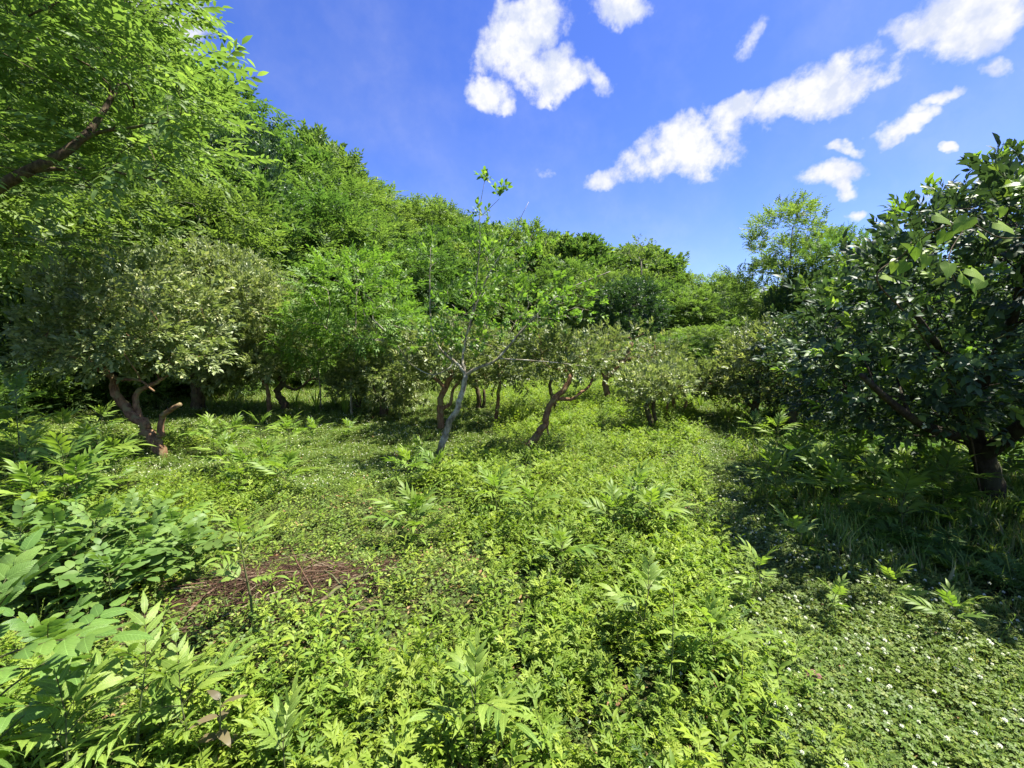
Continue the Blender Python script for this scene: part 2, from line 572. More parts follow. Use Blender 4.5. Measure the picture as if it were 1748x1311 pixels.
M_CITRUS = leaf_mat('citrus_leaf', (.11, .15, .045), (.29, .34, .15), (.38, .40, .18), trans=.3, rough=.45, spec=.4, obj_var=.1)
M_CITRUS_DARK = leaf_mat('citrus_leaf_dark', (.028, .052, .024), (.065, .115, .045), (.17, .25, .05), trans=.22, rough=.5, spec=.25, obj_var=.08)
M_PINNATE = leaf_mat('pinnate_leaf', (.085, .145, .034), (.15, .24, .06), (.2, .29, .07), trans=.42, rough=.5, spec=.3)
M_FOREST = leaf_mat('forest_leaf', (.062, .118, .026), (.115, .195, .045), (.15, .23, .06), trans=.4, rough=.5, spec=.25, obj_var=.2)
M_FOREST_DARK = leaf_mat('evergreen_leaf', (.030, .066, .024), (.058, .115, .036), None, trans=.25, rough=.4, spec=.35, obj_var=.12)
M_YOUNG = leaf_mat('young_leaf', (.09, .175, .026), (.15, .26, .04), (.2, .3, .06), trans=.42, rough=.5, spec=.3)
M_GREY = leaf_mat('greyish_leaf', (.10, .135, .045), (.2, .245, .09), (.28, .3, .12), trans=.32, rough=.45, spec=.4)
M_ELDER = leaf_mat('elder_leaf', (.10, .175, .028), (.175, .27, .04), (.17, .28, .05), trans=.38, rough=.5, spec=.3)
M_BROAD = leaf_mat('broad_leaf', (.085, .155, .034), (.135, .225, .05), None, trans=.35, rough=.5, spec=.3)
M_HERB = leaf_mat('herb_leaf', (.118, .198, .023), (.208, .298, .038), (.26, .34, .07), trans=.38, rough=.55, spec=.25, obj_var=.16)
M_HERB_D = leaf_mat('herb_leaf_deep', (.05, .10, .025), (.085, .155, .03), None, trans=.35, rough=.5, spec=.3, obj_var=.15)
M_CREEP = leaf_mat('creeping_leaf', (.105, .175, .03), (.18, .265, .045), (.31, .32, .08), trans=.35, rough=.5, spec=.3, obj_var=.2)
M_CLOVER = leaf_mat('clover_leaf', (.085, .14, .025), (.135, .205, .038), (.2, .24, .05), trans=.32, rough=.5, spec=.25, obj_var=.15)
M_GRASS = leaf_mat('grass_blade', (.11, .18, .03), (.19, .285, .05), (.32, .3, .13), trans=.35, rough=.5, spec=.3, obj_var=.15)
M_FERN = leaf_mat('fern_frond', (.06, .125, .024), (.10, .19, .03), None, trans=.35, rough=.55, spec=.2, obj_var=.12)
M_VINE = leaf_mat('vine_leaf', (.13, .24, .03), (.22, .34, .045), None, trans=.45, rough=.6, spec=.12, stem=(.08, .06, .03))
M_BROWNLEAF = leaf_mat('bronze_leaf', (.10, .085, .045), (.15, .125, .06), None, trans=.25, rough=.4, spec=.4)
M_STEM = bark_mat('green_stem', (.07, .10, .03), (.11, .14, .045), (.09, .08, .04), scale=20, bump=.1)
M_BARK_RED = bark_mat('reddish_bark', (.085, .045, .026), (.27, .155, .085), (.20, .165, .08), scale=9, bump=.9)
M_BARK_DARK = bark_mat('dark_bark', (.035, .026, .017), (.12, .085, .052), (.10, .10, .045), scale=9, bump=.9)
M_BARK_GREY = bark_mat('pale_grey_bark', (.10, .085, .055), (.30, .265, .19), (.40, .38, .30), scale=8, bump=.6)
M_BARK_FOREST = bark_mat('forest_bark', (.07, .06, .045), (.19, .17, .13), (.14, .15, .10), scale=5, bump=.6)
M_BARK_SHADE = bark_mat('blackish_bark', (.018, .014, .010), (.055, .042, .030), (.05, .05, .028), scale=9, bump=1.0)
M_TWIG = bark_mat('dead_twig', (.035, .018, .012), (.12, .06, .038), (.16, .11, .07), scale=14, bump=.5)

M_ELDER_N = leaf_mat('elder_leaf_veined', (.11, .185, .03), (.18, .265, .045), None, trans=.36, rough=.48, spec=.3, veins=420)
M_BROAD_N = leaf_mat('broad_leaf_veined', (.085, .155, .034), (.135, .225, .05), None, trans=.33, rough=.48, spec=.3, veins=420)
M_BIG_N = leaf_mat('large_leaf_veined', (.085, .165, .034), (.13, .23, .045), None, trans=.36, rough=.42, spec=.35, veins=330)
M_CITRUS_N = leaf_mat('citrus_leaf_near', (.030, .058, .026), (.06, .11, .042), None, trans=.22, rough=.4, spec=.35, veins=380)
M_YOUNG_N = leaf_mat('young_citrus_leaf_near', (.12, .20, .03), (.20, .30, .05), None, trans=.4, rough=.45, spec=.3, veins=380)
M_VINE_N = leaf_mat('vine_leaf_veined', (.13, .22, .035), (.19, .29, .05), None, trans=.45, rough=.6, spec=.12, stem=(.08, .06, .03), veins=240)
M_TWIG_PILE = leaf_mat('dead_twig_pile', (.025, .015, .010), (.10, .058, .036), (.22, .17, .11), trans=0, rough=.9, spec=.1, stem=(.1, .06, .04), obj_var=0)

def flat_mat(name, col, rough=.7):
    m = bpy.data.materials.new(name)
    n, l = nodes_of(m)
    out = n.new('ShaderNodeOutputMaterial'); p = n.new('ShaderNodeBsdfPrincipled')
    nz = n.new('ShaderNodeTexNoise'); nz.inputs['Scale'].default_value = 40; nz.inputs['Detail'].default_value = 5
    mx_ = n.new('ShaderNodeMix'); mx_.data_type = 'RGBA'
    l.new(nz.outputs['Fac'], mx_.inputs[0])
    mx_.inputs[6].default_value = (*[c * .6 for c in col], 1); mx_.inputs[7].default_value = (*[min(1, c * 1.25) for c in col], 1)
    l.new(mx_.outputs[2], p.inputs['Base Color'])
    bp = n.new('ShaderNodeBump'); bp.inputs['Strength'].default_value = .5; bp.inputs['Distance'].default_value = .004
    l.new(nz.outputs['Fac'], bp.inputs['Height']); l.new(bp.outputs[0], p.inputs['Normal'])
    p.inputs['Roughness'].default_value = rough
    l.new(p.outputs[0], out.inputs['Surface'])
    return m
M_STONE = flat_mat('reddish_stone', (.20, .105, .075), .9)
M_FLOWER = flat_mat('white_petals', (.72, .74, .62), .8)

def ground_mat():
    m = bpy.data.materials.new('ground_soil')
    n, l = nodes_of(m)
    out = n.new('ShaderNodeOutputMaterial'); p = n.new('ShaderNodeBsdfPrincipled')
    p.inputs['Roughness'].default_value = .95; p.inputs['Specular IOR Level'].default_value = .1
    geo = n.new('ShaderNodeNewGeometry')
    a = n.new('ShaderNodeTexNoise'); a.inputs['Scale'].default_value = 14; a.inputs['Detail'].default_value = 9; a.inputs['Roughness'].default_value = .7
    b = n.new('ShaderNodeTexNoise'); b.inputs['Scale'].default_value = .9; b.inputs['Detail'].default_value = 5
    l.new(geo.outputs['Position'], a.inputs['Vector']); l.new(geo.outputs['Position'], b.inputs['Vector'])
    r = n.new('ShaderNodeValToRGB'); e = r.color_ramp.elements
    e[0].position = .36; e[0].color = (.028, .018, .010, 1)
    e[1].position = .62; e[1].color = (.075, .105, .024, 1)
    x = e.new(.48); x.color = (.05, .06, .018, 1)
    l.new(a.outputs['Fac'], r.inputs[0])
    mx_ = n.new('ShaderNodeMix'); mx_.data_type = 'RGBA'; mx_.blend_type = 'MULTIPLY'
    mx_.inputs[0].default_value = .5
    l.new(r.outputs[0], mx_.inputs[6]); l.new(b.outputs['Color'], mx_.inputs[7])
    l.new(r.outputs[0], p.inputs['Base Color'])
    bp = n.new('ShaderNodeBump'); bp.inputs['Strength'].default_value = .8; bp.inputs['Distance'].default_value = .05
    l.new(a.outputs['Fac'], bp.inputs['Height']); l.new(bp.outputs[0], p.inputs['Normal'])
    l.new(p.outputs[0], out.inputs['Surface'])
    return m
M_GROUND = ground_mat()

# ------------------------------------------------------------------ ground sheet
def warp(n, lo, hi, dense):
    t = np.linspace(-1, 1, n)
    v = np.sinh(t * dense) / np.sinh(dense)
    return v
def build_ground():
    n = 320
    u = warp(n, -1, 1, 5.2) * 1500
    X, Y = np.meshgrid(u, u, indexing='ij')
    Z = gz(X, Y)
    V = np.stack([X, Y, Z], -1).reshape(-1, 3)
    i = np.arange(n - 1); I, J = np.meshgrid(i, i, indexing='ij')
    a = I * n + J
    F = np.stack([a, a + n, a + n + 1, a + 1], -1).reshape(-1, 4)
    me = make_mesh('ground', V, F, M_GROUND, smooth=True)
    return tag(link('ground', me), kind='structure')
build_ground()

# ------------------------------------------------------------------ tree builder
class Skel:
    """a branching skeleton: chains of nodes, thickness by the number of tips carried"""
    def __init__(s):
        s.p, s.par, s.fixed, s.chains = [], [], {}, []
    def trunk(s, pts, rads, parent=-1, name='trunk'):
        prev, ids = parent, []
        for p, r in zip(pts, rads):
            s.p.append(np.array(p, float)); s.par.append(prev)
            prev = len(s.p) - 1
            s.fixed[prev] = r
            ids.append(prev)
        s.chains.append((parent, ids, name))
        return ids
    def grow(s, targets, q, lift=.25, wig=.12, avoid=0):
        base = np.mean([s.p[i] for i in range(len(s.p))], axis=0)
        order = np.argsort([min(np.linalg.norm(t - p) for p in s.p) for t in targets])
        for k in order:
            t = np.asarray(targets[k])
            P = np.array(s.p)
            d = np.linalg.norm(P - t, axis=1) + 1.2 * np.maximum(P[:, 2] - t[2] + .1, 0)
            d[:avoid] += 1e3
            j = int(np.argmin(d))
            a = s.p[j]
            pd = a - s.p[s.par[j]] if s.par[j] >= 0 else np.array([0, 0, 1.0])
            L = np.linalg.norm(t - a)
            c = a + pd / (np.linalg.norm(pd) + 1e-6) * L * .35 + np.array([0, 0, lift * L * .3])
            m = max(2, min(6, int(L / .22)))
            prev, ids = j, []
            for u in np.linspace(0, 1, m + 1)[1:]:
                pt = (1 - u) ** 2 * a + 2 * u * (1 - u) * c + u * u * t
                if u < 1: pt = pt + q.normal(size=3) * wig * L / m
                s.p.append(pt); s.par.append(prev); prev = len(s.p) - 1; ids.append(prev)
            s.chains.append((j, ids, 'branch'))
    def radii(s, tip, power=.5):
        n = len(s.p); cnt = np.zeros(n)
        haschild = np.zeros(n, bool)
        for i in range(n):
            if s.par[i] >= 0: haschild[s.par[i]] = True
        cnt[~haschild] = 1
        for i in range(n - 1, -1, -1):
            if s.par[i] >= 0: cnt[s.par[i]] += cnt[i]
        r = tip * np.maximum(cnt, 1) ** power
        for i, v in s.fixed.items(): r[i] = v
        for i in range(n):                       # never thicker than the parent
            if s.par[i] >= 0 and i not in s.fixed: r[i] = min(r[i], r[s.par[i]] * .92)
        return r
    def geo(s, tip, sides=6, power=.5, which=None, wob=.0):
        r = s.radii(tip, power); G = Geo()
        for k, (j, ids, nm) in enumerate(s.chains):
            if which is not None and nm not in which: continue
            seq = ([j] if j >= 0 else []) + ids
            rr = r[seq].copy()
            if j >= 0: rr[0] = min(rr[0], rr[1] * 1.15)
            V, F = tube_arr([s.p[i] for i in seq], rr, sides if rr[0] > .012 else max(3, sides - 2), wob=wob, seed=k)
            G.add(V, F)
        return G

def crown_sprigs(centres, rad, n_per, q, mid, flat=.75, out=.8, up=.35, rnd=.5, upn=1.0, shell=.45):
    """positions and frames of sprigs in clusters"""
    N = len(centres) * n_per
    C = np.repeat(np.asarray(centres), n_per, axis=0)
    rr = np.repeat(np.broadcast_to(rad, (len(centres),)), n_per)
    u = nrm(q.normal(size=(N, 3)))
    rad_ = q.uniform(0, 1, N) ** shell
    off = u * (rr * rad_)[:, None]; off[:, 2] *= flat
    pos = C + off
    d = nrm(off) * .7 + nrm(pos - mid) * out + np.array([0, 0, up]) + q.normal(size=(N, 3)) * rnd
    nrml = np.array([0, 0, upn]) + nrm(pos - mid) * .5 + q.normal(size=(N, 3)) * .35
    return pos, frame(d, nrml)

def ell_points(n, c, r, q, lo=.45, bottom=-1.0, mind=None):
    out = []
    tries = 0
    mind = mind if mind is not None else 1.1 * (4.19 * r[0] * r[1] * r[2] / n) ** (1 / 3) * .75
    while len(out) < n and tries < n * 60:
        tries += 1
        u = q.normal(size=3); u /= np.linalg.norm(u)
        k = q.uniform(lo, 1) ** .6
        if u[2] * k < bottom: continue
        p = np.array(c) + u * k * np.array(r)
        if any(np.linalg.norm(p - o) < mind for o in out): continue
        out.append(p)
    return out

# leaf templates -----------------------------------------------------------
def T(f):
    V, F = f
    return (V, F, np.full(len(F), .5))

def simple_sprig(n, L, W, stem, q, leaf=rhomb, spread=55, twig=.0022):
    G = Geo()
    pts = np.array([[0, 0, 0], [0, stem * .5, .03 * stem], [0, stem, 0]])
    if twig:
        V, F = tube_arr(pts, [twig, twig * .8, twig * .4], 3, cap=False); G.add(V, F, -1)
    for i in range(n):
        t = (i + .6) / n
        V, F = leaf(L * q.uniform(.75, 1.15), W * q.uniform(.8, 1.15))
        phi = i * 2.4 + q.uniform(-.4, .4)
        el = R(spread * (1 - .55 * t) + q.uniform(-12, 12))
        d = np.array([math.sin(phi) * math.sin(el), math.cos(el), math.cos(phi) * math.sin(el) * .7 + .1])
        M = frame(d[None], np.array([[0, -.2, 1.0]]) + q.normal(size=(1, 3)) * .25)[0]
        G.add(V @ M.T + np.array([0, stem * t, 0]), F, q.uniform(.05, .9))
    return G.arr()

q0 = np.random.default_rng(11)
leaf5 = lambda L, W: leafm(L, W, (.0, .8, .95, .0), fold=.35, droop=.3)
SP_CITRUS_NEAR = [simple_sprig(8, .085, .038, .13, q0, lambda L, W: leafm(L, W, (.0, .62, 1.0, .7, .0), fold=.35, droop=.4)) for _ in range(5)]
SP_CITRUS = [simple_sprig(8, .085, .038, .14, q0, leaf5) for _ in range(4)]
SP_CITRUS_FAR = [simple_sprig(7, .11, .05, .15, q0, rhomb, twig=0) for _ in range(4)]
SP_BROAD_FAR = [simple_sprig(8, .17, .10, .25, q0, rhomb, spread=65, twig=0) for _ in range(4)]
SP_PERSIM = [simple_sprig(6, .12, .065, .16, q0, lambda L, W: leafm(L, W, (.0, .85, .95, .0), fold=.25, droop=.5), spread=65) for _ in range(4)]
def lf_acacia(L, W, tmpl='m'):
    def f(sc, q):
        if tmpl == 'm':
            return leafm(L * sc, W * sc, (.0, .85, .8, .0), fold=.22, droop=.35)
        return rhomb(L * sc, W * sc, .25, .2)
    return f
SP_PIN_NEAR = [compound(.36, 5, lf_acacia(.115, .042), ang=66, arch=.42, seed=30 + i) for i in range(5)]
SP_PIN_FAR = [compound(.44, 4, lf_acacia(.15, .062, 'r'), ang=64, arch=.35, seed=40 + i, rach=0) for i in range(5)]
SP_PIN_XFAR = [compound(.55, 3, lf_acacia(.22, .10, 'r'), ang=62, arch=.3, seed=50 + i, rach=0) for i in range(4)]
SP_NEEDLE = [simple_sprig(9, .2, .05, .3, q0, rhomb, spread=45, twig=0) for _ in range(4)]

def forest_tree(name, H, crown_r, crown_z, q, sprigs, n_cl, n_per, mat, bark, flat=.7, cl_r=.9, up=.2, out=.8, sc=(.8, 1.2), trunk_r=.13, lean=.25, lo=.5, extra=0):
    """trunk + limbs mesh, crown mesh; returns (trunk_mesh, crown_mesh)"""
    c = np.array([q.uniform(-lean, lean), q.uniform(-lean, lean), crown_z])
    s = Skel()
    pts = smooth_poly([(0, 0, -.4), (q.uniform(-.12, .12), q.uniform(-.12, .12), H * .2), (c[0] * .6, c[1] * .6, H * .45), (c[0], c[1], H * .72), (c[0] * 1.2, c[1] * 1.2, H * .9)], 3)
    s.trunk(pts, np.linspace(trunk_r, trunk_r * .18, len(pts)))
    cen = ell_points(n_cl, c, crown_r, q, lo=lo, bottom=-.85)
    s.grow(cen, q, lift=.3, wig=.15, avoid=3)
    tm = s.geo(.013, 5, .52).mesh(name + '_trunk', bark, True)
    rad = cl_r * q.uniform(.7, 1.25, len(cen))
    pos, M = crown_sprigs(cen, rad, n_per, q, c - np.array([0, 0, crown_r[2] * .5]), flat=flat, up=up, out=out)
    G = scatter(sprigs, pos, M, q.uniform(*sc, len(pos)), q, jit=.3)
    return tm, G.mesh(name + '_crown', mat)

VAR = {}
def variant(key, *a, **k):
    q = np.random.default_rng(abs(hash(key)) % 1000 if False else sum(map(ord, key)))
    VAR[key] = forest_tree(key, *a, q=q, **k)

# (height about 8 m; scaled per tree)
variant('airy_a', 8, (3.0, 3.0, 2.9), 5.2, sprigs=SP_PIN_FAR, n_cl=55, n_per=35, mat=M_FOREST, bark=M_BARK_FOREST, cl_r=0.71, flat=.5, sc=(1.1, 1.75))
variant('airy_b', 8, (2.7, 2.9, 3.1), 5.0, sprigs=SP_PIN_FAR, n_cl=58, n_per=33, mat=M_FOREST, bark=M_BARK_FOREST, cl_r=0.67, flat=.5, sc=(1.1, 1.75))
variant('airy_c', 8, (3.2, 2.8, 2.7), 5.3, sprigs=SP_PIN_FAR, n_cl=50, n_per=36, mat=M_FOREST, bark=M_BARK_FOREST, cl_r=0.76, flat=.55, sc=(1.1, 1.75))
variant('broad_a', 8, (2.7, 2.7, 3.0), 5.1, sprigs=SP_BROAD_FAR, n_cl=60, n_per=38, mat=M_FOREST, bark=M_BARK_FOREST, cl_r=0.63, flat=.75, sc=(1.1, 1.75))
variant('broad_b', 8, (3.0, 2.6, 2.8), 5.2, sprigs=SP_BROAD_FAR, n_cl=60, n_per=38, mat=M_FOREST, bark=M_BARK_FOREST, cl_r=0.67, flat=.7, sc=(1.1, 1.75))
variant('dark_a', 8, (2.1, 2.1, 3.5), 4.8, sprigs=SP_BROAD_FAR, n_cl=60, n_per=46, mat=M_FOREST_DARK, bark=M_BARK_FOREST, cl_r=.7, flat=.8, up=.6)
variant('dark_b', 8, (2.3, 2.3, 3.3), 4.9, sprigs=SP_NEEDLE, n_cl=60, n_per=46, mat=M_FOREST_DARK, bark=M_BARK_FOREST, cl_r=.65, flat=.7, up=.7)
variant('young_pin', 4, (1.5, 1.5, 1.25), 2.85, sprigs=SP_PIN_NEAR, n_cl=34, n_per=24, mat=M_YOUNG, bark=M_BARK_GREY, cl_r=.45, flat=.5, trunk_r=.04, sc=(.8, 1.2))
variant('open_pin', 9, (3.2, 3.0, 3.6), 5.6, sprigs=SP_PIN_FAR, n_cl=56, n_per=54, mat=M_FOREST, bark=M_BARK_FOREST, cl_r=.8, flat=.4, lo=.3)

def place_variant(key, name, label, cat, loc, rz, scale, group, root_cache={}):
    tm, cm = VAR[key]
    r = thing(name, label, cat, loc, rz, group, scale)
    link('trunk', tm, r)
    link('crown', cm, r)
    return r

# ------------------------------------------------------------------ the hill forest
SKY = [(-400, -500), (0, -250), (250, -60), (350, 70), (400, 140), (480, 192), (550, 238), (600, 298), (660, 350), (700, 368), (735, 335), (770, 368), (800, 378),
       (880, 362), (930, 395), (980, 408), (1010, 412), (1045, 432), (1090, 412), (1130, 442), (1190, 480), (1235, 482)]
sx, sy = zip(*SKY)
def skyline(px):
    return float(np.interp(px, sx, sy))
def project(x, y, z):
    c, s = math.cos(PITCH), math.sin(PITCH)
    dz = z - CAM_H
    dep = y * c - dz * s
    return 874 + FPX * x / dep, 655.5 - FPX * (dz * c + y * s) / dep, dep

fq = np.random.default_rng(21)
forest = []
rows = [(2.6, 4.3, 'front'), (4.6, 4.6, 'front'), (8.5, 5.2, 'middle'), (13.0, 5.8, 'back'), (18, 6.4, 'back')]
for ri, (s0, step, rown) in enumerate(rows):
    t = -9.0 + ri * 1.7
    while t < 88:
        st = step * (1 + max(t - 20, 0) / 70)
        p = P0 + HN * (s0 + fq.uniform(-1.1, 1.1)) + HT * (t + fq.uniform(-1, 1))
        t += st * fq.uniform(.85, 1.15)
        x, y = p
        if y < 3.5 or x / y < -1.9: continue
        z = g(x, y)
        px, _, dep = project(x, y, z + 5)
        if px > 1250 or px < -330: continue
        # the highest top that the photograph's skyline allows
        wpx = 1.3 * FPX / dep
        sky_row = max(skyline(px - wpx * .3), skyline(px), skyline(px + wpx * .3))
        zmax = z_at(sky_row, dep) - .1
        nat = {'front': 7.4, 'middle': 9.2, 'back': 11.0}[rown] * fq.uniform(.88, 1.15) + max(t - 30, 0) * .03
        H = min(nat, zmax - z)
        if rown == 'back' and ri == 4: H = min(zmax - z, 15) * fq.uniform(.9, 1.0)
        if H < 3.2: continue
        forest.append((px, x, y, z, H, rown))
for (d0, d1, p0, p1, stp, rown) in [(36, 44, 950, 1215, 62, 'middle'), (50, 60, 900, 1240, 34, 'back')]:
    pp = p0
    while pp < p1:
        px = pp + fq.uniform(-9, 9); pp += stp * fq.uniform(.85, 1.15)
        dep = fq.uniform(d0, d1); x, y = x_at(px, dep), dep; z = g(x, y)
        top = z_at(max(skyline(px - 14), skyline(px + 14)), dep)
        H = (top - z) * (1.0 if rown == 'back' else .8) * fq.uniform(.93, 1.0)
        forest.append((px, x, y, z, H, rown))
forest.sort()
kinds_cycle = {'front': ['airy_a', 'airy_b', 'broad_a', 'airy_c'], 'middle': ['airy_b', 'broad_b', 'airy_a', 'broad_a'], 'back': ['airy_c', 'broad_b', 'dark_a', 'broad_a', 'airy_a', 'broad_b', 'airy_b', 'broad_a']}
look = {'airy': ('feather-leaved tree', 'compound_leaf_tree'), 'broad': ('round-leaved tree', 'broadleaf_tree'), 'dark': ('dark narrow evergreen', 'evergreen_tree')}
rowsay = {'front': 'at the foot of the wooded hill', 'middle': 'half-way up the wooded hill', 'back': 'on the skyline of the wooded hill'}
ORD = ['first', 'second', 'third', 'fourth', 'fifth', 'sixth', 'seventh', 'eighth', 'ninth', 'tenth', 'eleventh', 'twelfth', 'thirteenth', 'fourteenth', 'fifteenth', 'sixteenth', 'seventeenth', 'eighteenth', 'nineteenth', 'twentieth',
       'twenty-first', 'twenty-second', 'twenty-third', 'twenty-fourth', 'twenty-fifth', 'twenty-sixth', 'twenty-seventh', 'twenty-eighth', 'twenty-ninth', 'thirtieth']
cnt, use = {}, {}
for (px, x, y, z, H, rown) in forest:
    i = use.get(rown, 0); use[rown] = i + 1
    key = kinds_cycle[rown][int(fq.integers(0, len(kinds_cycle[rown])))]
    if key.startswith('dark') and (px < 620 or px > 930): key = 'airy_b'
    kd = key.split('_')[0]
    c = cnt.get((kd, rown), 0); cnt[(kd, rown)] = c + 1
    s = H / 8.1
    w = s * fq.uniform(.92, 1.15) * (1 if H > 5 else 1.25)
    place_variant(key, look[kd][1], f'{look[kd][0]} {rowsay[rown]}, {ORD[min(c, 29)]} such from the left', 'tree',
                  (x, y, z), fq.uniform(0, 6.28), (w, w, s), 'trees of the wooded hill')

# ------------------------------------------------------------------ single trees beyond the orchard
def put(key, name, label, px, depth, top_py, wid, group=None, cat='tree', H0=8.1, rz=None):
    x, y = x_at(px, depth), depth
    z = g(x, y)
    H = z_at(top_py, depth) - z
    s = H / H0
    w = wid
    return place_variant(key, name, label, cat, (x, y, z), fq.uniform(0, 6.28) if rz is None else rz, (w, w, s), group)

put('dark_a', 'evergreen_tree', 'dark evergreen standing above the paler crowns on the left shoulder of the hill', 428, 20, 172, .8, 'trees of the wooded hill', H0=9.6)
put('dark_a', 'evergreen_tree', 'dark round evergreen with deep shade under it, low in front of the hill forest', 1072, 27, 487, 1.0, 'trees of the wooded hill')
put('open_pin', 'compound_leaf_tree', 'tall open-crowned tree standing alone against the sky right of the ridge', 1335, 20, 358, .86, 'trees beyond the orchard on the right', H0=9.3)
put('dark_b', 'evergreen_tree', 'dark columnar tree in front of the tall open-crowned one', 1345, 18, 470, .42, 'trees beyond the orchard on the right')
put('open_pin', 'compound_leaf_tree', 'second open feathery tree, lower, just right of the tall one', 1430, 17, 405, .62, 'trees beyond the orchard on the right', H0=9.3)
put('open_pin', 'compound_leaf_tree', 'feathery tree whose flat top sprays show above the dark citrus', 1500, 13, 415, .5, 'trees beyond the orchard on the right', H0=9.3)
for i, (px, dep, top, w, key, lab) in enumerate([
    (1225, 34, 480, 1.0, 'airy_b', 'green tree filling the notch at the right end of the ridge'),
    (1190, 24, 560, .7, 'airy_a', 'low leafy tree at the forest edge left of the open grass lane'),
    (1275, 30, 545, .9, 'broad_a', 'low tree under the bright gap beside the tall open-crowned one'),
    (1225, 19, 590, .5, 'broad_b', 'shrubby tree at the end of the grass lane'),
    (1380, 24, 478, .9, 'broad_b', 'dense tree behind the dark columnar one'),
    (1470, 24, 455, .9, 'airy_c', 'feathery tree behind the crown of the dark citrus, its left edge showing'),
    (1580, 22, 470, .9, 'broad_a', 'tree seen in scraps through the dark citrus crown'),
    (1700, 20, 420, .9, 'airy_a', 'tree behind the dark citrus at the right edge of the view'),
    (1850, 20, 420, 1., 'broad_b', 'tree behind the right edge, mostly hidden by the dark citrus'),
    (1140, 22, 575, .7, 'airy_c', 'low tree at the forest edge above the small orchard trees'),
    (1110, 33, 500, .8, 'broad_a', 'mid green tree behind the dark round evergreen'),
    (1165, 33, 505, .9, 'airy_a', 'feathery tree between the dark round evergreen and the grass lane'),
]):
    put(key, 'forest_edge_tree', lab, px, dep, top, w, 'trees beyond the orchard on the right')
put('young_pin', 'young_compound_leaf_tree', 'bright green young feather-leaved tree right of the pale-leaved citrus crowns', 600, 11.5, 440, .98, H0=4.1)
put('young_pin', 'young_compound_leaf_tree', 'lower bright feather-leaved sapling in front of the hill, right of the taller one', 675, 13.5, 520, .75, H0=4.1)
put('young_pin', 'young_compound_leaf_tree', 'thin bright sapling at the lower left of the taller feather-leaved one', 545, 12.5, 520, .7, H0=4.1)

# bare-branched tree on the skyline
def bare_tree():
    q = np.random.default_rng(5)
    dep = 42; x = x_at(1092, dep); y = dep; z = g(x, y)
    H = z_at(405, dep) - z
    r = thing('sparse_tree', 'thin tree with visible bare branches standing out on the skyline', 'tree', (x, y, z), 0, 'trees of the wooded hill')
    s = Skel()
    s.trunk(smooth_poly([(0, 0, -.4), (.2, 0, H * .4), (0, .1, H * .8)], 4), np.linspace(.17, .06, 9))
    cen = ell_points(46, (0, 0, H * .72), (2.8, 2.2, H * .28), q, lo=.3)
    s.grow(cen, q, lift=.4, wig=.2, avoid=4)
    link('trunk', s.geo(.022, 4, .45).mesh('sparse_trunk', M_BARK_FOREST, True), r)
    pos, M = crown_sprigs(cen, .5, 14, q, np.array([0, 0, H * .5]))
    link('crown', scatter(SP_BROAD_FAR, pos, M, q.uniform(.6, 1, len(pos)), q).mesh('sparse_crown', M_FOREST), r)
bare_tree()

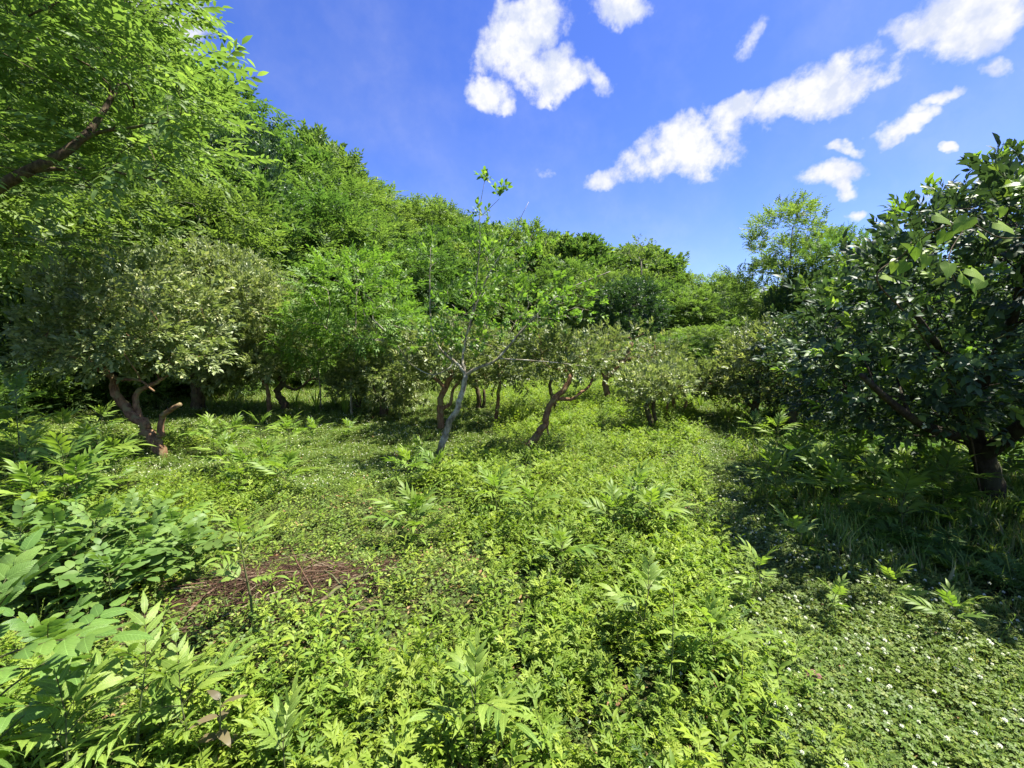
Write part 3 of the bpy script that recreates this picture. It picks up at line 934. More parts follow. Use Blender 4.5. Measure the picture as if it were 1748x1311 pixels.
# ------------------------------------------------------------------ the large feather-leaved tree on the left
def big_left_tree():
    q = np.random.default_rng(9)
    bx, by = -8.6, 5.2
    r = thing('large_compound_leaf_tree', 'large feather-leaved tree leaning in from the left, dark limbs showing through its bright leaves', 'tree', (bx, by, g(bx, by)))
    def L(px, py, dep):
        return np.array([x_at(px, dep) - bx, dep - by, z_at(py, dep) - g(bx, by)])
    s = Skel()
    tr = [(0, 0, -.5), (.15, 0, 1.6), (.5, .05, 3.0), (.9, .0, 4.6), (1.2, .2, 6.2)]
    s.trunk(smooth_poly(tr, 4), np.linspace(.17, .05, 17))
    limb = [np.array((.2, 0, 1.9)), L(-60, 385, 5.0), L(0, 335, 4.9), L(60, 303, 4.9), L(130, 268, 5.0), L(180, 225, 5.2), L(217, 172, 5.4)]
    li = s.trunk(smooth_poly(limb, 4), np.linspace(.085, .026, 25), parent=6, name='limb')
    l2 = [s.p[li[12]], L(110, 296, 5.1), L(200, 300, 5.3), L(300, 318, 5.6)]
    s.trunk(smooth_poly(l2, 3), np.linspace(.03, .01, 10), parent=li[12], name='limb')
    l3 = [s.p[li[17]], L(190, 236, 5.1), L(250, 228, 5.0), L(310, 215, 5.0)]
    s.trunk(smooth_poly(l3, 3), np.linspace(.025, .008, 10), parent=li[17], name='limb')
    LP = [(-60, 385), (0, 335), (60, 303), (130, 268), (180, 225), (217, 172)]
    def limb_px(a, b_):
        best = 1e9
        for (x0, y0), (x1, y1) in zip(LP[:-1], LP[1:]):
            t = min(1, max(0, ((a - x0) * (x1 - x0) + (b_ - y0) * (y1 - y0)) / ((x1 - x0) ** 2 + (y1 - y0) ** 2)))
            best = min(best, math.hypot(a - x0 - t * (x1 - x0), b_ - y0 - t * (y1 - y0)))
        return best
    cen = []
    tries = 0
    while len(cen) < 125 and tries < 20000:
        tries += 1
        px, py = q.uniform(-260, 415), q.uniform(-230, 470)
        # right border of the crown in the photograph
        edge = np.interp(py, [-250, 0, 60, 120, 150, 250, 330, 470], [300, 330, 345, 355, 400, 420, 330, 230])
        dep = q.uniform(4.0, 7.2)
        if px > edge - 20 - 60 / dep: continue
        if py > 330 and (dep < 6.4 or q.uniform() < .5): continue
        if dep < 5.95 and limb_px(px, py) < 70: continue
        p = L(px, py, dep)
        if p[2] < 1.9: continue
        if any(np.linalg.norm(p - o) < .62 for o in cen): continue
        cen.append(p)
    s.grow(cen, q, lift=.2, wig=.1, avoid=5)
    link('trunk', s.geo(.006, 7, .5, ('trunk',), .04).mesh('left_tree_trunk', M_BARK_DARK, True), r)
    sk = Skel.geo
    limbs = [c for c in s.chains if c[2] == 'limb']
    rad = s.radii(.006)
    for (j, ids, nm) in limbs:
        V, F = tube_arr([s.p[i] for i in ids], rad[ids], 7, wob=.05)
        G = Geo(); G.add(V, F)
        link('limb', G.mesh('left_tree_limb', M_BARK_DARK, True), r)
    tag(link('twigs', s.geo(.006, 5, .45, ('branch',)).mesh('left_tree_twigs', M_BARK_DARK, True), r), kind='stuff')
    pos, M = crown_sprigs(cen, .5 * q.uniform(.8, 1.25, len(cen)), 34, q, np.array([1.5, .4, 3.2]), flat=.42, out=.75, up=.1, rnd=.38, upn=1.4, shell=.5)
    keep = []
    for p in pos:                              # the limb lies open on the side towards the clearing
        a, b_, dep = project(bx + p[0], by + p[1], g(bx, by) + p[2])
        keep.append(not (dep < 5.35 and limb_px(a, b_) < 34))
    keep = np.array(keep); pos, M = pos[keep], M[keep]
    link('crown', scatter(SP_PIN_NEAR, pos, M, q.uniform(.75, 1.2, len(pos)), q, jit=.3).mesh('left_tree_crown', M_PINNATE), r)
big_left_tree()

# ------------------------------------------------------------------ citrus trees of the orchard
def px_poly(pts, dep, org, ddep=None):
    """pixel polyline at a depth -> local coordinates"""
    ddep = ddep or [0] * len(pts)
    out = []
    for (px, py), dd in zip(pts, ddep):
        d = dep + dd
        out.append(np.array([x_at(px, d), d, z_at(py, d)]) - np.array(org))
    return out

def orchard_tree(name, label, cat, base, stems, crown, q, mats, group=None, n_cl=34, n_per=24, sprigs=None, cl_r=.34, tip=.006, gz_fix=True, flat=.8,
                 sc=(.85, 1.25), up=.4, out=.8, grow_kw=None, lo=.45, sides=8, clear=662):
    """stems: list of (pixel polyline, r0, r1, depth offsets, attach) ; crown: list of (px, py, half width px, half height px, depth offset, depth radius)"""
    leafM, barkM = mats
    bx, by, bz = base
    r = thing(name, label, cat, (bx, by, bz), 0, group)
    s = Skel(); first = True; store = []
    for (pts, r0, r1, dd, att) in stems:
        P = px_poly(pts, by, (bx, by, bz), dd)
        if first:
            P[0] = np.array([P[0][0], P[0][1], -.12])
        P = smooth_poly(P, 4)
        nn = len(P)
        q_ = np.random.default_rng(len(store) + 1)
        P[1:-1] += q_.normal(size=(nn - 2, 3)) * .2 * np.linspace(r0, r1, nn)[1:-1, None]
        par = -1
        if att is not None:
            ids = store[att[0]]; par = ids[int(att[1] * (len(ids) - 1))]
            P[0] = s.p[par]
        rr = np.linspace(r0, r1, nn)
        if first: rr[0] *= 1.2; rr[1] *= 1.06
        store.append(s.trunk(P, rr, parent=par, name='trunk' if first else 'limb'))
        first = False
    allc, rads = [], []
    tot = sum(c[2] * c[3] for c in crown)
    for (cx, cy, hw, hh, dd, dr) in crown:
        d = by + dd
        c = np.array([x_at(cx, d) - bx, dd, z_at(cy, d) - bz])
        rx, rz_ = hw / FPX * d, hh / FPX * d
        k = max(5, int(n_cl * hw * hh / tot))
        allc += ell_points(k, c, (rx, dr, rz_), q, lo=lo)
    if clear:
        allc = [c for c in allc if project(bx + c[0], by + c[1], bz + c[2])[1] + cl_r * .55 / by * FPX < clear]
    s.grow(allc, q, **(grow_kw or dict(lift=.2, wig=.16)), avoid=3)
    rad = s.radii(tip)
    k = 0
    for (j, ids, nm) in s.chains:
        if nm == 'branch': continue
        rr = rad[ids].copy()
        V, F = tube_arr([s.p[i] for i in ids], rr, sides, wob=.07, seed=k); k += 1
        G = Geo(); G.add(V, F)
        link(nm, G.mesh(name + '_' + nm, barkM, True), r)
    tag(link('twigs', s.geo(tip, 5, .45, ('branch',)).mesh(name + '_twigs', barkM, True), r), kind='stuff')
    mid = np.mean(allc, axis=0) - np.array([0, 0, .3])
    pos, M = crown_sprigs(allc, cl_r * q.uniform(.65, 1.15, len(allc)), n_per, q, mid, flat=flat, up=up, out=out, rnd=.55)
    G = scatter(sprigs or SP_CITRUS, pos, M, q.uniform(*sc, len(pos)), q, jit=.35)
    link('crown', G.mesh(name + '_crown', leafM), r)
    return r, allc, pos, M

oq = np.random.default_rng(77)
def B(px, py):
    return at(px, py)

GC = 'citrus trees of the orchard'
CR = (M_CITRUS, M_BARK_RED)
CD = (M_CITRUS, M_BARK_DARK)
b = B(268, 782)
orchard_tree('citrus_tree', 'gnarled citrus tree with twisted red-brown trunk forking low, on the left of the clearing', 'tree', b,
    [([(268, 790), (268, 770), (252, 742), (238, 722), (215, 700), (196, 672), (192, 645), (170, 628), (150, 605)], .105, .045, [0, 0, 0, 0, 0, 0, 0, 0, .1], None),
     ([(238, 722), (232, 700), (232, 672), (262, 655), (280, 645)], .058, .03, [0, .05, .1, .1, .2], (0, .38)),
     ([(262, 755), (270, 742), (272, 716), (284, 704), (306, 690)], .055, .038, [0, 0, 0, -.05, -.1], (0, .2)),
     ([(192, 645), (215, 648), (240, 650), (262, 668)], .03, .015, [0, -.1, -.2, -.2], (0, .75))],
    [(225, 540, 120, 95, 0, 1.15), (155, 590, 85, 60, -.3, .8), (160, 480, 50, 60, .1, .7), (300, 560, 80, 90, .5, .9), (95, 600, 38, 34, -.2, .5), (215, 620, 90, 40, -.3, .7)],
    np.random.default_rng(1), CR, GC, n_cl=84, n_per=21, sprigs=SP_CITRUS, cl_r=.34, lo=.3, sc=(1.0, 1.5), clear=646)
b = B(335, 702)
orchard_tree('citrus_tree', 'citrus tree with thick black trunk right behind the gnarled red-brown one', 'tree', b,
    [([(335, 706), (337, 680), (336, 650), (345, 620)], .2, .1, [0, 0, 0, 0], None), ([(337, 665), (360, 650), (400, 632)], .09, .04, [0, 0, 0], (0, .4))],
    [(370, 500, 85, 65, 0, 2.0), (340, 580, 90, 60, -.6, 1.6), (300, 510, 60, 60, .3, 1.4)], np.random.default_rng(2), CD, GC, n_cl=56, n_per=34, cl_r=.55, sc=(1.2, 1.7), sprigs=SP_CITRUS_FAR, tip=.009, clear=668)
b = B(480, 702)
orchard_tree('citrus_tree', 'pale-leaved rounded citrus tree on a curved black trunk in front of the bright sapling', 'tree', b,
    [([(483, 706), (485, 690), (474, 672), (480, 652), (470, 630)], .12, .07, [0] * 5, None), ([(480, 655), (505, 665), (530, 648), (548, 648)], .05, .02, [0, 0, .2, .3], (0, .8))],
    [(445, 540, 72, 75, 0, 1.6), (475, 600, 52, 48, -.2, 1.2), (395, 600, 60, 55, -.3, 1.2), (380, 460, 55, 38, .5, 1.2)], np.random.default_rng(3), CD, GC, n_cl=80, n_per=37, cl_r=.45, sc=(1.05, 1.5), sprigs=SP_CITRUS_FAR, tip=.008, clear=662)
b = B(459, 708)
orchard_tree('citrus_tree', 'slender citrus on a thin reddish trunk just left of the curved black one', 'tree', b,
    [([(459, 712), (458, 690), (455, 660), (440, 640)], .07, .04, [0] * 4, None)],
    [(440, 625, 40, 26, 0, .8)], np.random.default_rng(4), CR, GC, n_cl=12, n_per=30, cl_r=.4, sc=(1., 1.4), sprigs=SP_CITRUS_FAR)
b = B(130, 690)
orchard_tree('citrus_tree', 'low dark citrus in the shade left of the gnarled trunk', 'tree', b,
    [([(140, 705), (125, 670), (110, 650), (95, 640)], .12, .06, [0] * 4, None), ([(125, 670), (145, 650), (150, 630)], .07, .04, [0] * 3, (0, .4))],
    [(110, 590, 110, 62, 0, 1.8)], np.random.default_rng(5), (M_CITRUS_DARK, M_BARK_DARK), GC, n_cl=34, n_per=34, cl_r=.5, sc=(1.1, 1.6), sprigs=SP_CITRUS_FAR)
b = B(653, 712)
orchard_tree('citrus_tree', 'squat bushy dark citrus with a mossy trunk beside the pale shrub', 'tree', b,
    [([(653, 715), (655, 700), (656, 680), (665, 650)], .13, .08, [0] * 4, None), ([(655, 698), (640, 670), (625, 640)], .06, .03, [0] * 3, (0, .35))],
    [(655, 650, 52, 42, 0, 1.1), (690, 660, 30, 30, 0, .7), (640, 600, 50, 40, .3, 1.)], np.random.default_rng(6), (M_GREY, M_BARK_DARK), GC, n_cl=46, n_per=30, cl_r=.33, sc=(.8, 1.2), sprigs=SP_CITRUS_FAR, up=.1, clear=708)
b = B(612, 700)
orchard_tree('citrus_shrub', 'pale-leaved citrus shrub of several thin stems left of the squat bushy one', 'shrub', b,
    [([(612, 702), (608, 680), (600, 655)], .035, .015, [0] * 3, None), ([(612, 702), (618, 670), (625, 640)], .03, .012, [0] * 3, (0, 0)), ([(612, 702), (600, 680), (588, 660)], .03, .012, [0] * 3, (0, 0))],
    [(602, 648, 34, 24, 0, .8)], np.random.default_rng(7), (M_CITRUS, M_BARK_DARK), GC, n_cl=18, n_per=28, cl_r=.3, sc=(.9, 1.3), sprigs=SP_CITRUS_FAR, clear=682)
b = B(714, 668)
orchard_tree('citrus_tree', 'farthest orchard tree on a short straight red trunk at the left of the grass slope', 'tree', b,
    [([(714, 672), (713, 655), (712, 635)], .16, .09, [0] * 3, None)],
    [(710, 600, 50, 42, 0, 2.0)], np.random.default_rng(8), (M_GREY, M_BARK_RED), GC, n_cl=30, n_per=19, cl_r=.7, sc=(1.6, 2.2), sprigs=SP_CITRUS_FAR, tip=.014, clear=645)
b = B(755, 738)
orchard_tree('citrus_tree', 'citrus tree on a forked red-brown trunk right behind the slim grey tree', 'tree', b,
    [([(755, 742), (752, 720), (752, 690), (762, 655), (775, 640)], .095, .05, [0] * 5, None), ([(752, 700), (768, 690), (772, 670), (780, 655)], .045, .03, [0] * 4, (0, .45)), ([(755, 660), (740, 640), (725, 625)], .05, .025, [0] * 3, (0, .7))],
    [(765, 600, 65, 48, 0, 1.4), (730, 630, 40, 24, .2, .9)], np.random.default_rng(9), (M_GREY, M_BARK_RED), GC, n_cl=48, n_per=19, cl_r=.36, sc=(.9, 1.3), sprigs=SP_CITRUS_FAR)
b = B(846, 722)
orchard_tree('citrus_tree', 'citrus on a thin upright reddish trunk between the grey tree and the leaning trunk', 'tree', b,
    [([(846, 726), (848, 705), (851, 680), (852, 650), (850, 620)], .058, .035, [0] * 5, None)],
    [(850, 615, 56, 46, 0, 1.3), (880, 655, 34, 26, 0, .8)], np.random.default_rng(10), (M_GREY, M_BARK_RED), GC, n_cl=44, n_per=19, cl_r=.36, sc=(.9, 1.3), sprigs=SP_CITRUS_FAR)
b = B(820, 702)
orchard_tree('citrus_tree', 'dark two-stemmed citrus behind the foot of the slim grey tree', 'tree', b,
    [([(815, 704), (818, 685), (815, 665), (810, 645)], .09, .05, [0] * 4, None), ([(815, 704), (826, 690), (826, 665)], .06, .04, [0] * 3, (0, 0))],
    [(812, 645, 46, 36, 0, 1.3)], np.random.default_rng(12), (M_GREY, M_BARK_DARK), GC, n_cl=26, n_per=19, cl_r=.45, sc=(1.1, 1.6), sprigs=SP_CITRUS_FAR)
b = B(895, 778)
orchard_tree('citrus_tree', 'citrus tree whose bare brown trunk leans to the right over the grass', 'tree', b,
    [([(893, 782), (903, 762), (922, 740), (930, 722), (934, 705), (945, 682), (965, 662), (975, 640)], .075, .045, [0, 0, 0, 0, 0, 0, .05, .1], None),
     ([(948, 680), (975, 682), (990, 672), (1005, 660), (1015, 640)], .035, .018, [0, 0, 0, .1, .2], (0, .72)),
     ([(934, 735), (937, 742)], .02, .014, [0, -.03], (0, .45))],
    [(960, 620, 62, 42, 0, 1.0), (1000, 640, 34, 28, .1, .7), (930, 595, 50, 34, .2, .9)], np.random.default_rng(13), (M_GREY, M_BARK_RED), GC, n_cl=54, n_per=19, cl_r=.3, sc=(.75, 1.1), sprigs=SP_CITRUS, clear=652)
b = B(955, 708)
orchard_tree('citrus_tree', 'small slanting citrus stem behind the leaning trunk', 'tree', b,
    [([(956, 712), (948, 690), (940, 665), (942, 640)], .07, .04, [0] * 4, None)],
    [(930, 640, 40, 32, 0, 1.2)], np.random.default_rng(14), (M_GREY, M_BARK_DARK), GC, n_cl=24, n_per=19, cl_r=.42, sc=(1., 1.5), sprigs=SP_CITRUS_FAR)
b = B(1040, 690)
orchard_tree('citrus_tree', 'brownish thin-leaved citrus with a bare trunk bending right at the top', 'tree', b,
    [([(1040, 692), (1037, 672), (1034, 650), (1050, 632), (1068, 612), (1078, 585)], .12, .05, [0] * 6, None), ([(1034, 650), (1025, 630), (1005, 615)], .05, .02, [0] * 3, (0, .4)), ([(1064, 615), (1095, 608), (1125, 612)], .04, .02, [0] * 3, (0, .8))],
    [(1070, 610, 78, 42, 0, 1.7), (1125, 620, 50, 26, .3, 1.3), (1020, 600, 40, 30, .2, 1.2)], np.random.default_rng(15), (M_GREY, M_BARK_RED), GC, n_cl=64, n_per=14, cl_r=.5, sc=(1., 1.4), sprigs=SP_CITRUS_FAR, tip=.011, clear=655)
b = B(1115, 738)
orchard_tree('citrus_tree', 'small mushroom-shaped citrus on twin pale stems with a dark clump under its crown', 'tree', b,
    [([(1113, 740), (1112, 720), (1106, 700), (1108, 680)], .07, .045, [0] * 4, None), ([(1120, 740), (1121, 720), (1116, 700), (1118, 680)], .05, .035, [.05] * 4, (0, 0))],
    [(1112, 655, 52, 22, 0, 1.0), (1102, 690, 16, 18, 0, .35)], np.random.default_rng(16), (M_CITRUS, M_BARK_DARK), GC, n_cl=34, n_per=17, cl_r=.27, sc=(.8, 1.2), sprigs=SP_CITRUS_FAR, clear=706)
b = B(1150, 714)
orchard_tree('citrus_tree', 'low citrus on curving reddish stems right of the mushroom-shaped one', 'tree', b,
    [([(1148, 716), (1153, 700), (1150, 680), (1152, 665)], .06, .035, [0] * 4, None), ([(1152, 714), (1168, 700), (1172, 682), (1165, 668)], .05, .03, [0] * 4, (0, 0)), ([(1148, 716), (1139, 700), (1144, 680)], .04, .025, [0] * 3, (0, 0))],
    [(1165, 645, 60, 26, 0, 1.3), (1205, 655, 34, 18, .2, .9)], np.random.default_rng(17), (M_GREY, M_BARK_RED), GC, n_cl=40, n_per=19, cl_r=.36, sc=(.9, 1.4), sprigs=SP_CITRUS_FAR, clear=688)
b = B(1292, 722)
orchard_tree('citrus_tree', 'shaggy citrus with yellowish tips and a dark shaded underside by the grass lane', 'tree', b,
    [([(1292, 725), (1290, 700), (1295, 670), (1290, 640)], .11, .06, [0] * 4, None), ([(1290, 700), (1270, 675), (1262, 650)], .05, .03, [0] * 3, (0, .4))],
    [(1290, 650, 62, 58, 0, 1.5), (1300, 592, 48, 34, .2, 1.1)], np.random.default_rng(18), (M_GREY, M_BARK_DARK), GC, n_cl=64, n_per=20, cl_r=.4, sc=(.9, 1.3), sprigs=SP_CITRUS_FAR, clear=697)
b = B(1360, 745)
orchard_tree('citrus_tree', 'dark citrus tree on a short upright trunk left of the big one', 'tree', b,
    [([(1360, 750), (1358, 735), (1356, 715), (1362, 690), (1360, 650)], .09, .06, [0] * 5, None)],
    [(1390, 640, 78, 62, 0, 1.5), (1370, 585, 62, 45, .2, 1.2), (1450, 560, 70, 60, .4, 1.4)], np.random.default_rng(19), (M_CITRUS_DARK, M_BARK_DARK), GC, n_cl=80, n_per=17, cl_r=.36, sc=(.95, 1.35), sprigs=SP_CITRUS, clear=712)

# the slim grey tree in the middle
b = B(746, 792)
r_, cen_, _, _ = orchard_tree('slim_grey_tree', 'slim tree with pale grey bark and long thin spreading branches in the clearing', 'tree', b,
    [([(744, 796), (752, 765), (765, 730), (780, 695), (790, 665), (795, 640)], .062, .04, [0, 0, 0, 0, 0, 0], None),
     ([(795, 640), (780, 620), (755, 600), (738, 565), (735, 500), (737, 425)], .03, .005, [0, 0, 0, .05, .1, .1], (0, 1)),
     ([(795, 640), (815, 628), (850, 612), (900, 555), (960, 500), (1040, 465)], .032, .005, [0, -.05, -.1, -.1, 0, .1], (0, 1)),
     ([(795, 640), (790, 610), (800, 560), (830, 480), (868, 415), (902, 350)], .026, .003, [0, .1, .2, .3, .3, .3], (0, 1)),
     ([(800, 580), (812, 500), (820, 420), (820, 365), (829, 312)], .014, .003, [.1, .1, .1, .1, .1], (3, .35)),
     ([(820, 375), (835, 362), (853, 345)], .006, .003, [0, 0, 0], (4, .8)),
     ([(850, 612), (900, 615), (960, 620), (1010, 628)], .014, .004, [-.1, -.2, -.3, -.4], (2, .4)),
     ([(780, 620), (740, 640), (700, 620), (680, 590)], .012, .003, [0, -.1, -.2, -.3], (1, .25))],
    [(800, 540, 85, 60, 0, .95), (880, 520, 90, 55, 0, .95), (745, 560, 40, 50, 0, .7), (960, 520, 70, 45, .1, .7), (840, 450, 60, 45, .2, .6), (738, 440, 14, 30, .1, .2), (826, 410, 26, 60, .2, .25), (905, 440, 40, 40, .2, .4)],
    np.random.default_rng(20), (M_YOUNG, M_BARK_GREY), None, n_cl=130, n_per=4, cl_r=.2, sc=(.5, .85), sprigs=SP_PERSIM, tip=.0032, lo=.2, grow_kw=dict(lift=.5, wig=.08), clear=None)
# leaf tufts at the tips of its two topmost shoots
tuft = []
for (px, py, dd) in [(829, 310, .1), (826, 316, .1), (853, 342, 0), (858, 335, 0), (737, 420, .1), (902, 348, .3)]:
    tuft.append(px_poly([(px, py)], b[1], b, [dd])[0])
q = np.random.default_rng(8)
pos, M = crown_sprigs(tuft[:4], .04, 3, q, np.array(tuft[0]) - np.array([0, 0, 1]))
link('crown', scatter(SP_PERSIM, pos, M, np.full(len(pos), .8), q).mesh('top_tufts', M_YOUNG), r_)

# the big dark citrus on the right
def big_citrus():
    q = np.random.default_rng(31)
    bx, by = 5.55, 4.75
    bz = g(bx, by)
    r = thing('citrus_tree', 'big dark citrus tree with white blossoms, its crown overhanging the shade on the right', 'tree', (bx, by, bz), 0, GC)
    s = Skel()
    t = px_poly([(1712, 880), (1705, 840), (1690, 790), (1668, 745), (1660, 700), (1670, 640)], by, (bx, by, bz), [0, 0, 0, -.05, -.1, -.1])
    t[0][2] = -.15
    t = smooth_poly(t, 4)
    a = s.trunk(t, np.linspace(.12, .07, len(t)))
    for P, r0 in [([(1668, 745), (1600, 735), (1540, 700), (1470, 640)], .06), ([(1690, 790), (1760, 720), (1850, 640)], .09), ([(1660, 700), (1620, 620), (1560, 540)], .055), ([(1665, 690), (1720, 560), (1740, 420)], .06)]:
        L = px_poly(P, by, (bx, by, bz), [-.1, -.6, -1.0, -1.3][:len(P)])
        j = int(np.argmin([np.linalg.norm(s.p[i] - L[0]) for i in a]))
        L[0] = s.p[a[j]]
        L = smooth_poly(L, 3)
        s.trunk(L, np.linspace(r0, .02, len(L)), parent=a[j], name='limb')
    # outline of the crown: left edge and top as in the photograph
    cen = []
    tries = 0
    while len(cen) < 300 and tries < 60000:
        tries += 1
        p = np.array([q.uniform(-3.1, 2.6), q.uniform(-2.4, 2.6), q.uniform(.55, 4.6)])
        u = p - np.array([0, 0, 2.2])
        e = (u[0] / 2.9) ** 2 + (u[1] / 2.5) ** 2 + (u[2] / (2.4 if u[2] > 0 else 1.6)) ** 2
        if e > 1 or e < .25: continue
        px, py, dep = project(bx + p[0], by + p[1], bz + p[2])
        if dep < 1.7: continue
        edge = np.interp(py, [200, 260, 330, 400, 480, 560, 640, 700, 770, 830], [1860, 1770, 1600, 1525, 1400, 1325, 1300, 1318, 1420, 1520])
        if px < edge + 42: continue
        low = np.interp(px, [1300, 1400, 1500, 1560, 1620, 1700, 1800], [672, 712, 778, 792, 752, 715, 760])
        if py > low - 20: continue
        if any(np.linalg.norm(p - o) < .36 for o in cen): continue
        cen.append(p)
    s.grow(cen, q, lift=.2, wig=.16, avoid=3)
    rad = s.radii(.0055)
    for k, (j, ids, nm) in enumerate(s.chains):
        if nm == 'branch': continue
        V, F = tube_arr([s.p[i] for i in ids], rad[ids], 9, wob=.06, seed=k)
        G = Geo(); G.add(V, F)
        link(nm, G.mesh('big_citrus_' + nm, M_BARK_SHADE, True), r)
    tag(link('twigs', s.geo(.0055, 5, .45, ('branch',)).mesh('big_citrus_twigs', M_BARK_SHADE, True), r), kind='stuff')
    mid = np.array([0, 0, 1.9])
    n_per = 19
    pos, M = crown_sprigs(cen, .33 * q.uniform(.8, 1.25, len(cen)), n_per, q, mid, flat=.85, up=.3, out=.8, rnd=.5)
    sc = q.uniform(.95, 1.45, len(pos))
    outer = [c for c in cen if np.linalg.norm((c - mid) / np.array([2.9, 2.5, 2.3])) > .74 and c[2] > 1.6]
    sp_, sm_ = [], []
    for c in outer:
        if q.uniform() > .5: continue
        d = nrm(nrm(c - mid) * .7 + np.array([0, 0, .7]) + q.normal(size=3) * .3)
        for k in range(int(q.integers(3, 6))):
            d = nrm(d + np.array([0, 0, .1]) + q.normal(size=3) * .08)
            c = c + d * .11 if k else c + d * .24
            a_, b2_, _d = project(bx + c[0], by + c[1], bz + c[2])
            if b2_ < np.interp(a_, [1300, 1420, 1560, 1650, 1748, 1900], [540, 440, 335, 300, 250, 150]): break
            sp_.append(c); sm_.append(frame((d + q.normal(size=3) * .25)[None], (np.array([0, 0, 1.]) + q.normal(size=3) * .4)[None])[0])
    pos = np.vstack([pos, sp_]); M = np.concatenate([M, sm_]); sc = np.concatenate([sc, q.uniform(.75, 1.1, len(sp_))])
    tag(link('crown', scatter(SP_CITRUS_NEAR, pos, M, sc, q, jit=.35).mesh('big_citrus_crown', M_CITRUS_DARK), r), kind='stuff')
    top = np.array([c for c in cen if c[0] < .8 and (c[2] > 2.6 or c[0] < -1.6)])
    top = top[q.permutation(len(top))[:46]]
    ps, Ms = crown_sprigs(top + nrm(top - mid) * .3, .12, 2, q, mid, up=.6, rnd=.25)
    tag(link('new_shoots', scatter(SP_CITRUS_NEAR, ps, Ms, q.uniform(.8, 1.2, len(ps)), q).mesh('big_citrus_shoots', M_YOUNG), r), kind='stuff')
    # the leaves that show largest are parts: rosettes of fresh light leaves on the side towards the camera
    leafs = [make_mesh('citrus_leaf_blade', *leafhi(L, W, 'ovate', fold=.3, droop=.45, stalk=.012, n=8, seed=int(L * 1000)), mt, smooth=True)
             for (L, W, mt) in [(.10, .042, M_CITRUS_N), (.115, .05, M_CITRUS_N), (.095, .04, M_CITRUS_N), (.10, .04, M_YOUNG_N)]]
    for me in leafs:
        at_ = me.attributes.new('rnd', 'FLOAT', 'FACE'); at_.data.foreach_set('value', np.full(len(me.polygons), .7, np.float32))
    C = np.array(cen)
    camd = np.linalg.norm(C + np.array([bx, by, bz - CAM_H]), axis=1)
    outw = nrm(C - mid)
    tocam = nrm(np.array([-bx, -by, CAM_H - bz]) - C)
    score = camd - 1.2 * (outw * tocam).sum(1)
    pick = np.argsort(score)[:44]
    n = 0
    for k, ci in enumerate(pick):
        young = k % 4 == 0
        ax = nrm(tocam[ci] * .55 + outw[ci] * .4 + np.array([0, 0, .6]) + q.normal(size=3) * .2)
        p0 = C[ci] + tocam[ci] * .30 + q.normal(size=3) * .05
        for m in range(7 if k % 2 else 6):
            if n >= 290: break
            phi = m * 2.4; el = R(70 - 7 * m + q.uniform(-8, 8))
            b1 = nrm(np.cross(ax, [0.1, .2, 1])); b2 = np.cross(ax, b1)
            d = ax * math.cos(el) + (b1 * math.cos(phi) + b2 * math.sin(phi)) * math.sin(el)
            Mx = frame(d[None], ax[None] + q.normal(size=(1, 3)) * .1)[0] * q.uniform(.85, 1.2)
            m4 = Matrix.Identity(4)
            for i in range(3):
                for j in range(3): m4[i][j] = Mx[i][j]
                m4[i][3] = p0[i] - ax[i] * .012 * m
            link('leaf', leafs[3 if young else int(q.integers(0, 3))], r, m4); n += 1
    # white blossoms, five petals and a yellowish centre, in small clusters
    bm = Geo()
    for cidx in range(3):
        o = np.array([(0, 0, 0), (.022, .01, .006), (-.012, .02, -.004)][cidx])
        for p in range(5):
            a_ = p * 2 * np.pi / 5 + cidx
            V, F = leafm(.016, .007, (.0, .9, .8, .0), fold=.3, droop=-.5)
            bm.add(V @ rotx(R(25)).T @ rotz(a_).T + o, F)
    bmesh_ = bm.mesh('blossom_cluster', M_FLOWER)
    for k, ci in enumerate(np.argsort(score)[10:80:2]):
        ax = nrm(tocam[ci] + q.normal(size=3) * .3)
        Mx = frame(nrm(np.cross(ax, [0, 0, 1]))[None], ax[None])[0] * q.uniform(.9, 1.5)
        p0 = C[ci] + tocam[ci] * .36 + q.normal(size=3) * .1
        m4 = Matrix.Identity(4)
        for i in range(3):
            for j in range(3): m4[i][j] = Mx[i][j]
            m4[i][3] = p0[i]
        link('blossom', bmesh_, r, m4)
    return (bx, by, bz)
big_citrus()

